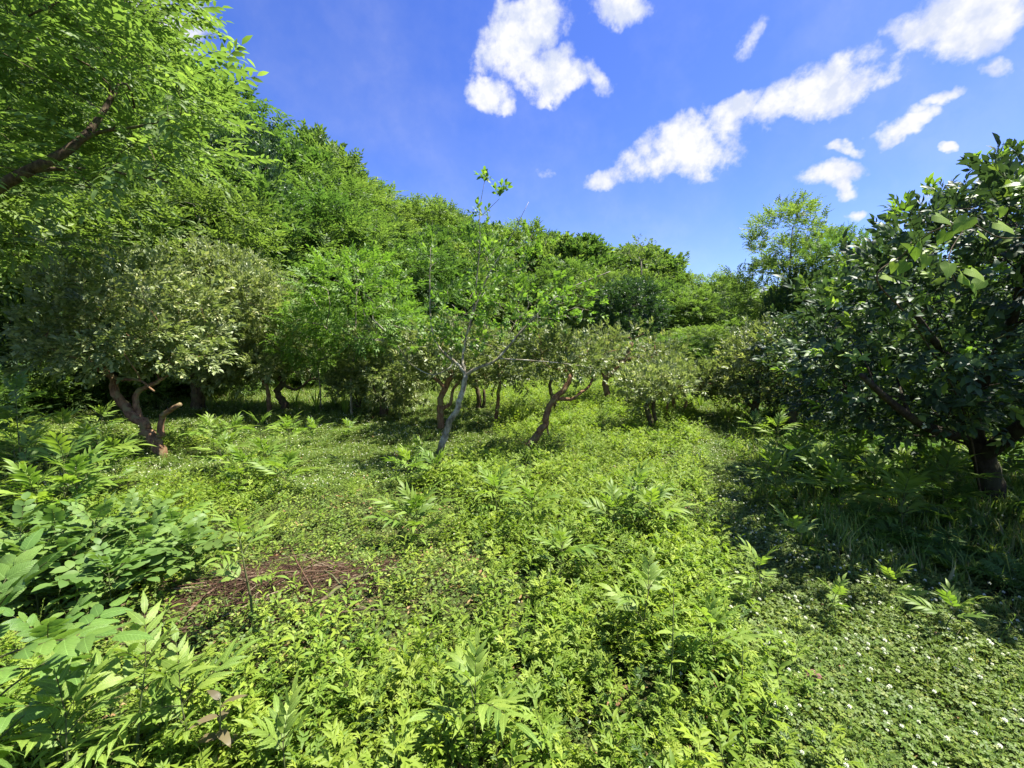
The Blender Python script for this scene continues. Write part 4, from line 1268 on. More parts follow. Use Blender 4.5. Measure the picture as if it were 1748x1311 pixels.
# climbing vine with heart-shaped leaves over the top of the dark citrus
def heart(L, W):
    prof = [(0, 0), (.28, -.16), (.5, .02), (.46, .35), (.26, .68), (0, 1.0), (-.26, .68), (-.46, .35), (-.5, .02), (-.28, -.16)]
    V = [(0, .28 * L, 0)] + [(x * W, y * L, .10 * W * abs(x) * 2 - .9 * W * x * x - .22 * L * max(y, 0) ** 2 + .03 * W * math.sin(9 * x + 7 * y)) for x, y in prof]
    V += [(-.003, -.3 * L, -.1 * L), (.003, -.3 * L, -.1 * L)]
    F = [(0, i, i % 10 + 1) for i in range(1, 11)] + [(11, 12, 1)]
    return np.array(V), np.array([(a, c, b_) for a, b_, c in F])
def vine():
    q = np.random.default_rng(41)
    dep = 3.0
    pts = [(1490, 480, 3.3), (1530, 440, 3.3), (1580, 400, 3.1), (1640, 385, 3.0), (1700, 410, 2.9), (1790, 400, 2.9)]
    P = np.array([(x_at(a, d), d, z_at(b_, d)) for a, b_, d in pts])
    bx, by = P[0][0], P[0][1]
    org = np.array([bx, by, g(bx, by)])
    V1 = [np.array([(x_at(1705, 4.5), 4.6, .1)]) - 0]
    low = np.array([(x_at(1690, 4.6), 4.6, .05), (x_at(1650, 4.2), 4.2, 1.1), (x_at(1560, 3.6), 3.6, 1.9)])
    org = np.array([low[0][0], low[0][1], g(low[0][0], low[0][1])])
    r = thing('climbing_vine', 'climbing vine with big pale green heart-shaped leaves draped over the dark citrus crown', 'vine', tuple(org))
    main = smooth_poly(np.vstack([low, P]) - org, 5)
    G = Geo(); V, F = tube_arr(main, np.linspace(.008, .003, len(main)), 5); G.add(V, F)
    link('stem', G.mesh('vine_stem', M_BARK_DARK, True), r)
    sd_ = smooth_poly(np.array([(x_at(a, d), d, z_at(b_, d)) for a, b_, d in [(1640, 385, 3.0), (1610, 440, 2.7), (1630, 500, 2.6)]]) - org, 4)
    G = Geo(); V, F = tube_arr(sd_, np.linspace(.004, .002, len(sd_)), 4); G.add(V, F)
    link('stem', G.mesh('vine_side_stem', M_BARK_DARK, True), r)
    ms = []
    for k in range(3):
        V, F = heart(.12 + .015 * k, .11 + .012 * k)
        ms.append(make_mesh('vine_leaf_blade', V, F, M_VINE_N, np.full(len(F), .2 + .3 * k)))
    spots = [(1632, 470, 2.6), (1612, 452, 2.6), (1655, 487, 2.6), (1598, 436, 2.6), (1690, 385, 2.8), (1640, 376, 2.9), (1585, 372, 3.0), (1560, 415, 3.1), (1575, 440, 3.1),
             (1540, 450, 3.2), (1555, 425, 3.2), (1520, 452, 3.2), (1605, 400, 3.0), (1700, 360, 2.9), (1500, 470, 3.3), (1660, 400, 2.9), (1648, 462, 2.6), (1668, 480, 2.6), (1535, 478, 3.2)]
    for (a, b_, d) in spots:
        p = np.array([x_at(a, d), d, z_at(b_, d)]) - org
        dr = nrm(np.array([q.uniform(-.6, .6), q.uniform(-.5, .1), -.45]))
        up = np.array([q.uniform(-.3, .3), -.75, .75])
        Mx = frame(dr[None], up[None])[0] * q.uniform(.55, .9)
        m4 = Matrix.Identity(4)
        for i in range(3):
            for j in range(3): m4[i][j] = Mx[i][j]
            m4[i][3] = p[i]
        link('leaf', ms[int(q.integers(0, 3))], r, m4)
vine()

# ------------------------------------------------------------------ instanced stuff: points with their own turn, size and kind
def stuff_points(name, P, rot, sc, idx, templates, mats, label=None):
    """one object; geometry nodes put a small plant on each point"""
    coll = bpy.data.collections.new(name + '_kinds')
    for k, t in enumerate(templates):
        mt = mats[k] if isinstance(mats, (list, tuple)) else mats
        if isinstance(t, bpy.types.Mesh):
            me = t
        else:
            V, F, rr = t
            me = make_mesh(f'{name}_{k:02d}', V, F, mt, rr)
        o = bpy.data.objects.new(f'{name}_{k:02d}', me)
        coll.objects.link(o)
    me = bpy.data.meshes.new(name)
    me.vertices.add(len(P)); me.vertices.foreach_set('co', np.asarray(P, np.float32).ravel())
    for nm, typ, arr, key in (('rot', 'FLOAT_VECTOR', rot, 'vector'), ('scl', 'FLOAT', sc, 'value'), ('idx', 'INT', idx, 'value')):
        a = me.attributes.new(nm, typ, 'POINT')
        a.data.foreach_set(key, np.asarray(arr, np.int32 if typ == 'INT' else np.float32).ravel())
    o = link(name, me)
    ng = bpy.data.node_groups.new(name + '_nodes', 'GeometryNodeTree')
    ng.interface.new_socket('Geometry', in_out='INPUT', socket_type='NodeSocketGeometry')
    ng.interface.new_socket('Geometry', in_out='OUTPUT', socket_type='NodeSocketGeometry')
    N, L = ng.nodes, ng.links
    gi, go = N.new('NodeGroupInput'), N.new('NodeGroupOutput')
    ci = N.new('GeometryNodeCollectionInfo'); ci.inputs['Collection'].default_value = coll
    ci.inputs['Separate Children'].default_value = True; ci.inputs['Reset Children'].default_value = True
    ip = N.new('GeometryNodeInstanceOnPoints'); ip.inputs['Pick Instance'].default_value = True
    def na(nm, t):
        n = N.new('GeometryNodeInputNamedAttribute'); n.data_type = t; n.inputs['Name'].default_value = nm
        return n.outputs['Attribute']
    L.new(gi.outputs[0], ip.inputs['Points'])
    L.new(ci.outputs[0], ip.inputs['Instance'])
    L.new(na('idx', 'INT'), ip.inputs['Instance Index'])
    L.new(na('rot', 'FLOAT_VECTOR'), ip.inputs['Rotation'])
    L.new(na('scl', 'FLOAT'), ip.inputs['Scale'])
    L.new(ip.outputs[0], go.inputs[0])
    md = o.modifiers.new('scatter', 'NODES'); md.node_group = ng
    tag(o, label, kind='stuff')
    return o

def herb(n_leaf, h, q, L=.07, W=.014, lobes=True, spread=70, prof=None):
    """upright leafy stem with lobed leaves (mugwort-like)"""
    G = Geo()
    lean = q.normal(size=2) * .12 * h
    tip = np.array([lean[0], lean[1], h])
    V, F = tube_arr([(0, 0, -.02), tip * .5, tip], [.0016, .0014, .0006], 3, cap=False); G.add(V, F, -1)
    for i in range(n_leaf):
        t = .25 + .75 * (i + .5) / n_leaf
        phi = i * 2.4 + q.uniform(-.4, .4); el = R(spread * (1 - .6 * t) + 18)
        d = np.array([math.sin(phi) * math.sin(el), math.cos(phi) * math.sin(el), math.cos(el)])
        M = frame(d[None], np.array([[0, 0, 1.0]]) + q.normal(size=(1, 3)) * .2)[0]
        s = q.uniform(.75, 1.15) * (1 - .35 * t)
        r_ = q.uniform(.05, .9)
        o = tip * t
        V, F = leafm(L * s, W * s, (.0, .8, .9, .0), fold=.3, droop=.5)
        G.add(V @ M.T + o, F, r_)
        if lobes:
            for sg in (-1, 1):
                for tt, ls in ((.35, .5), (.6, .42)):
                    V, F = rhomb(L * s * ls, W * s * .8, .2, .25)
                    V = V @ rotz(-sg * R(42)).T + np.array([0, L * s * tt, 0])
                    G.add(V @ M.T + o, F, r_)
    return G.arr()

def clover_patch(n, q, R_=.11, hgt=.07, ls=.016):
    G = Geo()
    for i in range(n):
        a, rr = q.uniform(0, 6.28), R_ * math.sqrt(q.uniform())
        h = hgt * q.uniform(.55, 1.15)
        c = np.array([rr * math.cos(a), rr * math.sin(a), h])
        tilt = rotx(q.normal() * .3) @ roty(q.normal() * .3)
        r_ = q.uniform(0, .95); a0 = q.uniform(0, 6.28); s = ls * q.uniform(.8, 1.3)
        for k in range(3):
            V = np.array([(0, 0, 0), (s * .55, s * .6, .12 * s), (s * .35, s * 1.15, 0), (-s * .35, s * 1.15, 0), (-s * .55, s * .6, .12 * s)])
            V = V @ rotz(a0 + k * 2.094).T @ tilt.T + c
            G.add(V, [(0, 1, 2), (0, 2, 3), (0, 3, 4)], r_)
        V, F = tube_arr([(c[0] * .7, c[1] * .7, -.01), c], [.0007, .0006], 3, cap=False)
        G.add(V, F, -1)
    return G.arr()

def grass_tuft(n, q, h=.16, w=.004, R_=.05):
    G = Geo()
    for i in range(n):
        a, rr = q.uniform(0, 6.28), R_ * math.sqrt(q.uniform())
        b0 = np.array([rr * math.cos(a), rr * math.sin(a), -.01])
        az = q.uniform(0, 6.28); lean = q.uniform(.15, .75); hh = h * q.uniform(.5, 1.15)
        d = np.array([math.cos(az), math.sin(az), 0]); sd_ = np.array([-d[1], d[0], 0]) * w * q.uniform(.7, 1.3)
        p = [b0, b0 + np.array([0, 0, hh * .55]) + d * hh * lean * .25, b0 + np.array([0, 0, hh * (1 - .3 * lean)]) + d * hh * lean]
        V = np.array([p[0] - sd_, p[0] + sd_, p[1] - sd_ * .8, p[1] + sd_ * .8, p[2]])
        G.add(V, [(0, 1, 3), (0, 3, 2), (2, 3, 4)], q.uniform(0, 1))
    return G.arr()

def creeper(n, q, h=.09, L=.028, W=.017):
    G = Geo()
    for k in range(3):
        az = q.uniform(0, 6.28); l = q.uniform(.06, .14)
        p = [np.array([0, 0, 0]), np.array([math.cos(az) * l * .5, math.sin(az) * l * .5, h * .7]), np.array([math.cos(az) * l, math.sin(az) * l, h * q.uniform(.8, 1.2)])]
        V, F = tube_arr(p, [.0013, .001, .0005], 3, cap=False); G.add(V, F, -1)
        for i in range(n):
            t = (i + .5) / n
            o = p[0] * (1 - t) ** 2 + p[1] * 2 * t * (1 - t) + p[2] * t * t
            d = np.array([math.cos(az + (-1) ** i * 1.2), math.sin(az + (-1) ** i * 1.2), .25])
            M = frame(nrm(d)[None], np.array([[0, 0, 1.]]) + q.normal(size=(1, 3)) * .35)[0]
            V, F = leafm(L * q.uniform(.7, 1.2), W * q.uniform(.8, 1.2), (.0, .9, .85, .0), fold=.2, droop=.3)
            G.add(V @ M.T + o, F, q.uniform(0, 1))
    return G.arr()

def fern_clump(n, q, L=.45, npin=12):
    G = Geo()
    for i in range(n):
        az = i * 6.283 / n + q.uniform(-.3, .3); l = L * q.uniform(.75, 1.15); lean = q.uniform(.45, .85)
        ts = np.linspace(0, 1, 6)
        pts = np.stack([np.cos(az) * l * lean * ts ** 1.2, np.sin(az) * l * lean * ts ** 1.2, l * (ts * 1.0 - .55 * ts * ts)], 1)
        V, F = tube_arr(pts, np.linspace(.003, .001, 6), 3, cap=False); G.add(V, F, -1)
        r_ = q.uniform(.1, .8)
        tan = nrm(np.gradient(pts, axis=0))
        for k in range(npin):
            t = .18 + .82 * k / npin
            x = t * 5; i0 = min(int(x), 4); f = x - i0
            o = pts[i0] * (1 - f) + pts[i0 + 1] * f; tg = tan[i0]
            side = nrm(np.cross(tg, [0, 0, 1])); wl = l * .30 * math.sin(math.pi * (t * .82 + .14)) + .01
            for sg in (-1, 1):
                d = side * sg + tg * .35 + np.array([0, 0, q.uniform(-.25, .1)])
                M = frame(nrm(d)[None], np.cross(side, tg)[None])[0]
                V, F = rhomb(wl, wl * .28, .15, .2)
                G.add(V @ M.T + o, F, r_ + q.uniform(-.1, .1))
    return G.arr()

gq = np.random.default_rng(99)
K_HERB = [herb(int(gq.integers(8, 12)), gq.uniform(.13, .21), gq, L=.09, W=.02) for _ in range(6)]
K_LANCE = [herb(11, .2, gq, L=.08, W=.02, lobes=False, spread=60) for _ in range(3)]
K_CLOVER = [clover_patch(30, gq, ls=.0115) for _ in range(4)]
K_GRASS = [grass_tuft(16, gq) for _ in range(4)]
K_CREEP = [creeper(5, gq) for _ in range(4)]
K_FERN = [fern_clump(int(gq.integers(6, 9)), gq) for _ in range(4)]
def flower_tpl(q):
    G = Geo()
    V, F = tube_arr([(0, 0, 0), (.003, .002, .05), (.004, 0, .095)], [.0009, .0008, .0007], 3, cap=False); G.add(V, F, -1)
    for i in range(20):
        z = 1 - 1.5 * (i + .5) / 20; a = i * 2.4; s_ = math.sqrt(max(0, 1 - z * z))
        d = np.array([s_ * math.cos(a), s_ * math.sin(a), z])
        M = frame(d[None], np.array([[.2, .1, 1.]]))[0]
        V, F = rhomb(.0115, .0055, .3, 0)
        G.add(V @ M.T + np.array([.004, 0, .095]), F, .5)
    return G.arr()
K_FLOWER = [flower_tpl(gq)]
def flower_mat():
    m = leaf_mat('clover_blossom', (.62, .64, .50), (.74, .75, .66), None, trans=.2, rough=.7, spec=.1, stem=(.07, .11, .03), obj_var=.08)
    return m
M_CFLOWER = flower_mat()

def wedge(n_per_m2, r0, r1, falloff, q, amin=-64, amax=64, near=3.0):
    """points in a wedge in front of the camera, thinner with distance"""
    rs = np.linspace(r0, r1, 400)
    w = n_per_m2 * np.minimum(1, (near / rs) ** falloff) * rs * R(amax - amin)
    cum = np.concatenate([[0], np.cumsum((w[1:] + w[:-1]) / 2 * np.diff(rs))])
    n = int(cum[-1])
    r = np.interp(q.uniform(0, cum[-1], n), cum, rs)
    a = R(amin) + q.uniform(0, 1, n) * R(amax - amin)
    return np.stack([r * np.sin(a), r * np.cos(a)], 1)

HEAP = np.array([-1.62, 2.95])
def heap_d(x, y):
    u = (x - HEAP[0]) * .97 + (y - HEAP[1]) * .25; v = -(x - HEAP[0]) * .25 + (y - HEAP[1]) * .97
    return np.hypot(u / .95, v / .55)
def nz2(x, y, s, k=0):
    return (np.sin(x * s + k) * np.cos(y * s * 1.13 + 2 * k) + np.sin((x + y) * s * .71 + 3 * k) + np.cos((x - 1.3 * y) * s * 1.9 + k) * .5) / 2.5
def zones(x, y):
    """0 herb mound, 1 clover and short grass, 2 creeping leaves, 3 shade and ferns"""
    jr = np.random.default_rng(len(x))
    x = x + jr.normal(size=len(x)) * .13 + .12 * nz2(x, y, 3.1); y = y + jr.normal(size=len(x)) * .13
    pd = path_dist(x, y)
    side = x - np.interp(y, PATH[:, 1], PATH[:, 0])
    z = np.zeros(len(x), int)
    wpath = np.where(y < 4, .5, .34)
    z[(pd < wpath)] = 1
    z[(side > .3) & (y < 3.6)] = 1
    z[(side > .5) & (y >= 3.4)] = 3
    z[(side > 1.3 + .3 * nz2(x, y, 2)) & (y >= 2.4)] = 3
    # lawn left of the centre and the open orchard behind
    z[(np.hypot((x + 3.2) / 3.6, (y - 10.2) / 3.3) < 1) & (x < -.2)] = 1
    z[(x < -.2) & (x > -3.6) & (np.hypot((x + 2.2) / 1.2, (y - 6.6) / 1.6) < 1)] = 1
    z[(y > 20) & (side < -.5)] = 1
    z[np.hypot(x + 5.6, y - 6.4) < 1.5] = 1
    z[(y > 9) & (x < -1.5)] = 1
    # creeping yellowish leaves round the heap of twigs
    z[(heap_d(x, y) < 1.75 + .3 * nz2(x, y, 3))] = 2
    z[np.hypot((x + 1.7) / 1.15, (y - 4.3) / 1.2) < 1 + .2 * nz2(x, y, 3)] = 2
    return z
def keep_out(P):
    return np.hypot(P[:, 0], P[:, 1]) > .75

def dry_leaf(q):
    G = Geo()
    for k in range(2):
        V, F = leafm(.05 * q.uniform(.6, 1.1), .024, (.0, .8, 1.0, .6, .0), fold=.6, droop=1.2 * q.uniform(-.6, 1), wave=.3)
        G.add(V @ rotz(q.uniform(0, 6.28)).T + np.array([q.uniform(-.06, .06), q.uniform(-.06, .06), .02]), F, q.uniform(0, 1))
    return G.arr()
def seed_stalk(q):
    G = Geo(); h = q.uniform(.24, .42); l = q.normal(size=2) * .06
    tip = np.array([l[0], l[1], h])
    V, F = tube_arr([(0, 0, 0), tip * .6 + np.array([0, 0, .02]), tip], [.0012, .0009, .0006], 3, cap=False); G.add(V, F, .8)
    for i in range(14):
        t = .68 + .32 * i / 14; a = i * 2.4
        d = np.array([math.cos(a) * .5, math.sin(a) * .5, .85])
        V, F = rhomb(.016, .004, .2, 0)
        G.add(V @ frame(d[None], np.array([[.1, 0, 1.]]))[0].T + tip * t, F, q.uniform(.6, 1))
    return G.arr()
K_DRY = [dry_leaf(gq) for _ in range(4)]
K_SEED = [seed_stalk(gq) for _ in range(3)]
M_DRY = leaf_mat('dry_leaf', (.14, .085, .04), (.30, .20, .09), (.36, .30, .12), trans=.2, rough=.7, spec=.15, obj_var=.25)
def build_cover():
    q = np.random.default_rng(5)
    def finish(name, P, templates, mats, smin, smax, zoff=0, tilt=.12, label=None, sfun=None):
        P = P[keep_out(P)]
        n = len(P)
        rot = np.stack([q.normal(size=n) * tilt, q.normal(size=n) * tilt, q.uniform(0, 6.283, n)], 1)
        sc = q.uniform(smin, smax, n)
        if sfun is not None: sc = sc * sfun(P)
        xyz = np.column_stack([P, gz(P[:, 0], P[:, 1]) + zoff])
        idx = q.integers(0, len(templates), n)
        stuff_points(name, xyz, rot, sc, idx, templates, mats, label)
        print(name, n)
    dist_s = lambda P: 1 + np.clip(np.hypot(P[:, 0], P[:, 1]) - 4, 0, 14) * .055
    # herbs
    P = wedge(300, .7, 22, 1.25, q)
    z = zones(P[:, 0], P[:, 1]); dn = nz2(P[:, 0], P[:, 1], 2.3)
    k = (z == 0) & (q.uniform(size=len(P)) < .98 - .6 * (dn < -.25))
    finish('mugwort_cover', P[k], K_HERB, M_HERB, .5, 1.12, tilt=.22, label='bright green cut-leaved herbs covering the clearing', sfun=lambda P: dist_s(P) * (1 + .35 * nz2(P[:, 0], P[:, 1], 1.4, 1)))
    P = wedge(14, .8, 16, .8, q)
    z = zones(P[:, 0], P[:, 1]); dn = nz2(P[:, 0], P[:, 1], 1.9, 4)
    finish('tall_herb_cover', P[(z == 0) & (dn > -.1) & (heap_d(P[:, 0], P[:, 1]) > 1.5)], K_HERB + K_LANCE[:1], M_HERB, 1.1, 1.6, tilt=.25, sfun=dist_s)
    P = wedge(60, .7, 20, 1.0, q)
    z = zones(P[:, 0], P[:, 1])
    finish('lance_herb_cover', P[(z == 0) | ((z == 2) & (q.uniform(size=len(P)) < .25))], K_LANCE, M_HERB, .8, 1.35, tilt=.25, sfun=dist_s)
    P = wedge(90, .7, 20, 1.1, q)
    z = zones(P[:, 0], P[:, 1])
    finish('low_herb_cover', P[(z == 0) | ((z == 3) & (q.uniform(size=len(P)) < .8))], K_HERB[:3] + K_CREEP[:2], M_HERB_D, .45, .8, tilt=.3, sfun=dist_s)
    P = wedge(230, .7, 9, 1.1, q)
    z = zones(P[:, 0], P[:, 1]); h = heap_d(P[:, 0], P[:, 1])
    k = ((z == 2) & (q.uniform(size=len(P)) < np.clip((h - .25) * 1.1, .38, 1))) | ((z == 0) & (q.uniform(size=len(P)) < .12))
    finish('creeping_leaf_cover', P[k], K_CREEP, M_CREEP, .6, 1.25, tilt=.25)
    k2 = (z == 2) & (q.uniform(size=len(P)) < .28) & (h > .8)
    finish('young_herb_cover', P[k2] + .03, K_HERB, M_HERB, .4, .75, tilt=.25)
    P = wedge(26, .8, 12, .9, q); z = zones(P[:, 0], P[:, 1])
    finish('fallen_leaves', P[(z != 1) | (q.uniform(size=len(P)) < .35)], K_DRY, M_DRY, .5, 1.2, tilt=.3, zoff=.03, label='dry brown leaves lying among the herbs')
    P = wedge(16, 1.0, 14, .8, q); z = zones(P[:, 0], P[:, 1])
    finish('grass_stalks', P[(nz2(P[:, 0], P[:, 1], 1.3, 5) > .0) & (heap_d(P[:, 0], P[:, 1]) > .7)], K_SEED, M_GRASS, .6, 1.1, tilt=.25, label='thin grass stalks with seed heads')
    # clover and grass
    P = wedge(330, .7, 24, 1.35, q)
    z = zones(P[:, 0], P[:, 1])
    k = (z == 1) | ((z == 3) & (P[:, 1] < 4.5) & (q.uniform(size=len(P)) < .6)) | ((z == 0) & (q.uniform(size=len(P)) < .05)) | ((z == 2) & (q.uniform(size=len(P)) < .1))
    finish('clover_cover', P[k], K_CLOVER, M_CLOVER, .55, 1.05, sfun=dist_s, label='low clover leaves on the trodden strip and the lawn')
    P = wedge(230, .7, 34, 1.0, q)
    z = zones(P[:, 0], P[:, 1])
    k = (z == 1) & (q.uniform(size=len(P)) < .9) | (z == 3) & (q.uniform(size=len(P)) < .7) | ((z != 1) & (q.uniform(size=len(P)) < .12))
    k &= sdist(P[:, 0], P[:, 1]) < 6
    finish('grass', P[k], K_GRASS, M_GRASS, .45, 1.1, tilt=.15, sfun=lambda P: dist_s(P) * np.where(P[:, 1] > 13, 1.5, 1) * np.where(zones(P[:, 0], P[:, 1]) == 3, 1.5, .8))
    # white clover flowers
    P = wedge(210, .9, 22, .75, q)
    z = zones(P[:, 0], P[:, 1]); dn = nz2(P[:, 0], P[:, 1], 1.7, 2)
    k = ((z == 1) & (q.uniform(size=len(P)) < .55 + .4 * dn)) | ((z == 0) & (q.uniform(size=len(P)) < .07 + .1 * (path_dist(P[:, 0], P[:, 1]) < 1.2))) | ((z == 3) & (P[:, 1] < 5) & (q.uniform(size=len(P)) < .22))
    finish('clover_flowers', P[k], K_FLOWER, M_CFLOWER, .6, 1.05, sfun=lambda P: 1 + np.clip(np.hypot(P[:, 0], P[:, 1]) - 4, 0, 14) * .03, label='white clover flower heads scattered over the low green cover')
    # ferns in the shade, bright fern and elder mounds beyond
    P = wedge(9, 2.2, 26, .6, q, amin=10, amax=66)
    side = P[:, 0] - np.interp(P[:, 1], PATH[:, 1], PATH[:, 0])
    k = ((side > 1.0) & (P[:, 1] > 2.4)) & (np.hypot(P[:, 0], P[:, 1]) > 3.2)
    finish('fern_cover', P[k], K_FERN, M_FERN, .6, 1.15, label='ferns and tall weeds under and behind the dark citrus', sfun=lambda P: np.where(P[:, 1] > 5.5, 1.25, .85))
    # undergrowth beneath the forest and round the orchard edge
    bush = [simple_bush(q, k_) for k_ in range(4)]
    t = q.uniform(-6, 95, 5000); s_ = q.uniform(.9, 15, 5000) ** 1.0
    P = P0 + HN * s_[:, None] + HT * t[:, None]
    ok = (P[:, 1] > 4.0) & (np.abs(P[:, 0] / P[:, 1]) < 2.0) & (q.uniform(size=len(P)) < .85)
    ok &= ~((s_ < 2.2) & (q.uniform(size=len(P)) < .5))
    n1 = P[ok]
    finish('hill_undergrowth', n1, bush, M_FOREST, .55, 1.2, label='dense leafy undergrowth filling the wooded hill', sfun=lambda P: 1 + np.clip(np.hypot(P[:, 0], P[:, 1]) - 20, 0, 60) * .02)
    # hedge-like mass at the far and right side of the clearing
    P = np.stack([q.uniform(5, 60, 1500), q.uniform(9, 75, 1500)], 1)
    side = P[:, 0] - np.interp(P[:, 1], [9, 16, 24, 40, 75], [8.2, 8.8, 12.5, 20, 34])
    ok = (side > 0) & (P[:, 0] / P[:, 1] < 2)
    P = P[ok]
    finish('edge_undergrowth', P, bush, M_FOREST, .8, 1.7, label='dense bushes closing the clearing on the right')
    P = np.stack([q.uniform(-3, 26, 900), q.uniform(33, 66, 900)], 1)
    finish('far_undergrowth', P, bush, M_FOREST, 1.0, 2.0, label='bushes at the far end of the grass slope')

def simple_bush(q, k):
    cen = ell_points(12, (0, 0, .55), (.75, .75, .55), q, lo=.3)
    pos, M = crown_sprigs(cen, .4, 26, q, np.array([0, 0, .2]), up=.3)
    return scatter(SP_BROAD_FAR if k % 2 else SP_PIN_FAR, pos, M, q.uniform(.5, .85, len(pos)), q).arr()
build_cover()

# ------------------------------------------------------------------ elder plants: stem, leaves, leaflets
eq = np.random.default_rng(55)
def lf_elder(sc, q, L=.13, W=.029):
    return leafm(L * sc, W * sc * q.uniform(.9, 1.15), (.0, .72, 1.0, .78, .42, .0), fold=.28, droop=.45)
def lf_oval(sc, q, L=.085, W=.052):
    return leafm(L * sc, W * sc, (.0, .8, 1.0, .8, .0), fold=.18, droop=.3)
def lf_ovalbig(sc, q):
    return leafm(.12 * sc, .066 * sc, (.0, .75, 1.0, .85, .45, .0), fold=.2, droop=.35)
def leaf_meshes(nm, n, mat, **k):
    out = []
    for i in range(n):
        V, F, r_ = compound(seed=60 + i, **k)
        out.append(make_mesh(nm, V, F, mat, r_))
    return out
ELDER_LEAF = leaf_meshes('elder_leaf', 5, M_ELDER, L=.25, n_pairs=5, lf=lf_elder, ang=52, arch=.35, rach=.0028, first=.3)
OVAL_LEAF = leaf_meshes('oval_compound_leaf', 5, M_BROAD, L=.27, n_pairs=4, lf=lf_oval, ang=66, arch=.22, rach=.0022, first=.25)

def m4_of(M, p, s=1.0):
    m = Matrix.Identity(4)
    for i in range(3):
        for j in range(3): m[i][j] = float(M[i][j]) * s
        m[i][3] = float(p[i])
    return m

LEAFLET = {}
def leaflet_meshes(kind, lf, mat):
    if kind not in LEAFLET:
        LEAFLET[kind] = []
        for k in range(4):
            V, F = {'elder': lambda: leafhi(.13, .027 + .003 * k, 'lance', .3, .45, serr=.10, n=14, seed=k), 'oval': lambda: leafhi(.085, .052, 'oval', .2, .3, n=9, seed=k),
                    'big': lambda: leafhi(.125, .06 + .003 * k, 'ovate', .2, .4, serr=.03, n=12, seed=k)}[kind]()
            LEAFLET[kind].append(make_mesh(kind + '_leaflet', V, F, {'elder': M_ELDER_N, 'oval': M_BROAD_N, 'big': M_BIG_N}[kind], np.full(len(F), .15 + .22 * k), True))
        pts = np.stack([np.zeros(7), np.linspace(0, 1, 7), -.35 * np.linspace(0, 1, 7) ** 2 + .15 * np.linspace(0, 1, 7)], 1)
        G = Geo(); V, F = tube_arr(pts, np.linspace(.012, .005, 7), 4, cap=False); G.add(V, F, -1)
        LEAFLET[kind + 'r'] = G.mesh(kind + '_rachis', mat)
    return LEAFLET[kind], LEAFLET[kind + 'r']

def weed(name, label, cat, x, y, h, kind, group=None, tiers=3, per=2, scale=1.0, detail=False, lean=(0, 0), spread=1.0, q=None, z=None):
    """stem with opposite or spiralled compound leaves; detail: every leaflet a sub-part"""
    q = q or eq
    z = g(x, y) if z is None else z
    r = thing(name, label, cat, (x, y, z), 0, group)
    tip = np.array([lean[0], lean[1], h * .82])
    G = Geo(); V, F = tube_arr([(0, 0, -.05), tip * .35 + np.array([.01, 0, 0]), tip * .7, tip], np.array([.0075, .006, .0045, .0025]) * min(1.3, max(.6, h * 1.6)), 6); G.add(V, F)
    link('stem', G.mesh('weed_stem', M_STEM, True), r)
    az0 = q.uniform(0, 6.28)
    for t in range(tiers + 1):
        top = t == tiers
        n = 3 if top else per
        for k in range(n):
            az = az0 + t * 1.57 + k * 6.283 / n + q.uniform(-.25, .25)
            el = R(25 if top else q.uniform(48, 68)) * spread
            d = np.array([math.cos(az) * math.sin(el), math.sin(az) * math.sin(el), math.cos(el)])
            M = frame(d[None], np.array([[0, 0, 1.0]]) + .15 * q.normal(size=(1, 3)) - .6 * np.array([[d[0], d[1], 0]]) * (1 if top else 0))[0]
            fr = 1.0 if top else .38 + .58 * (t + .5) / tiers
            s = scale * q.uniform(.85, 1.15) * (.75 if top else 1.0 if t else .85)
            p = tip * fr
            if not detail:
                ms = ELDER_LEAF if kind == 'elder' else OVAL_LEAF
                link('leaf', ms[int(q.integers(0, 5))], r, m4_of(M, p, s))
            else:
                lm, rm = leaflet_meshes(kind, {'elder': lf_elder, 'oval': lf_oval, 'big': lf_ovalbig}[kind], {'elder': M_ELDER, 'oval': M_BROAD, 'big': M_ELDER}[kind])
                LL = {'elder': .24, 'oval': .27, 'big': .34}[kind] * s
                lo = link('leaf', rm, r, m4_of(M, p, LL))
                npair = {'elder': 4, 'oval': 4, 'big': 4}[kind]
                for i in range(npair):
                    tt = .32 + .62 * i / npair
                    pos_ = np.array([0, tt, -.35 * tt * tt + .15 * tt])
                    for sg in (-1, 1):
                        a = R((50 if kind == 'elder' else 66) - 18 * tt + q.uniform(-8, 8))
                        Mx = rotz(-sg * a) @ rotx(R(q.uniform(-16, 8))) @ roty(R(q.uniform(-15, 15)))
                        link('leaflet', lm[int(q.integers(0, 4))], lo, m4_of(Mx, pos_, s / LL * q.uniform(.85, 1.1)))
                link('leaflet', lm[int(q.integers(0, 4))], lo, m4_of(rotx(R(-14)), np.array([0, .99, -.2]), s / LL * 1.05))
    return r

def spot(px, ptop, h):
    """where a plant of height h stands whose top shows at this pixel"""
    d = .8
    for _ in range(400):
        x = x_at(px, d)
        if z_at(ptop, d) - g(x, d) <= h: return x, d
        d += .02
    return x_at(px, d), d
def spotb(px, pyb):
    x, y, z = at(px, pyb); return x, y

GE = 'elder plants of the clearing'
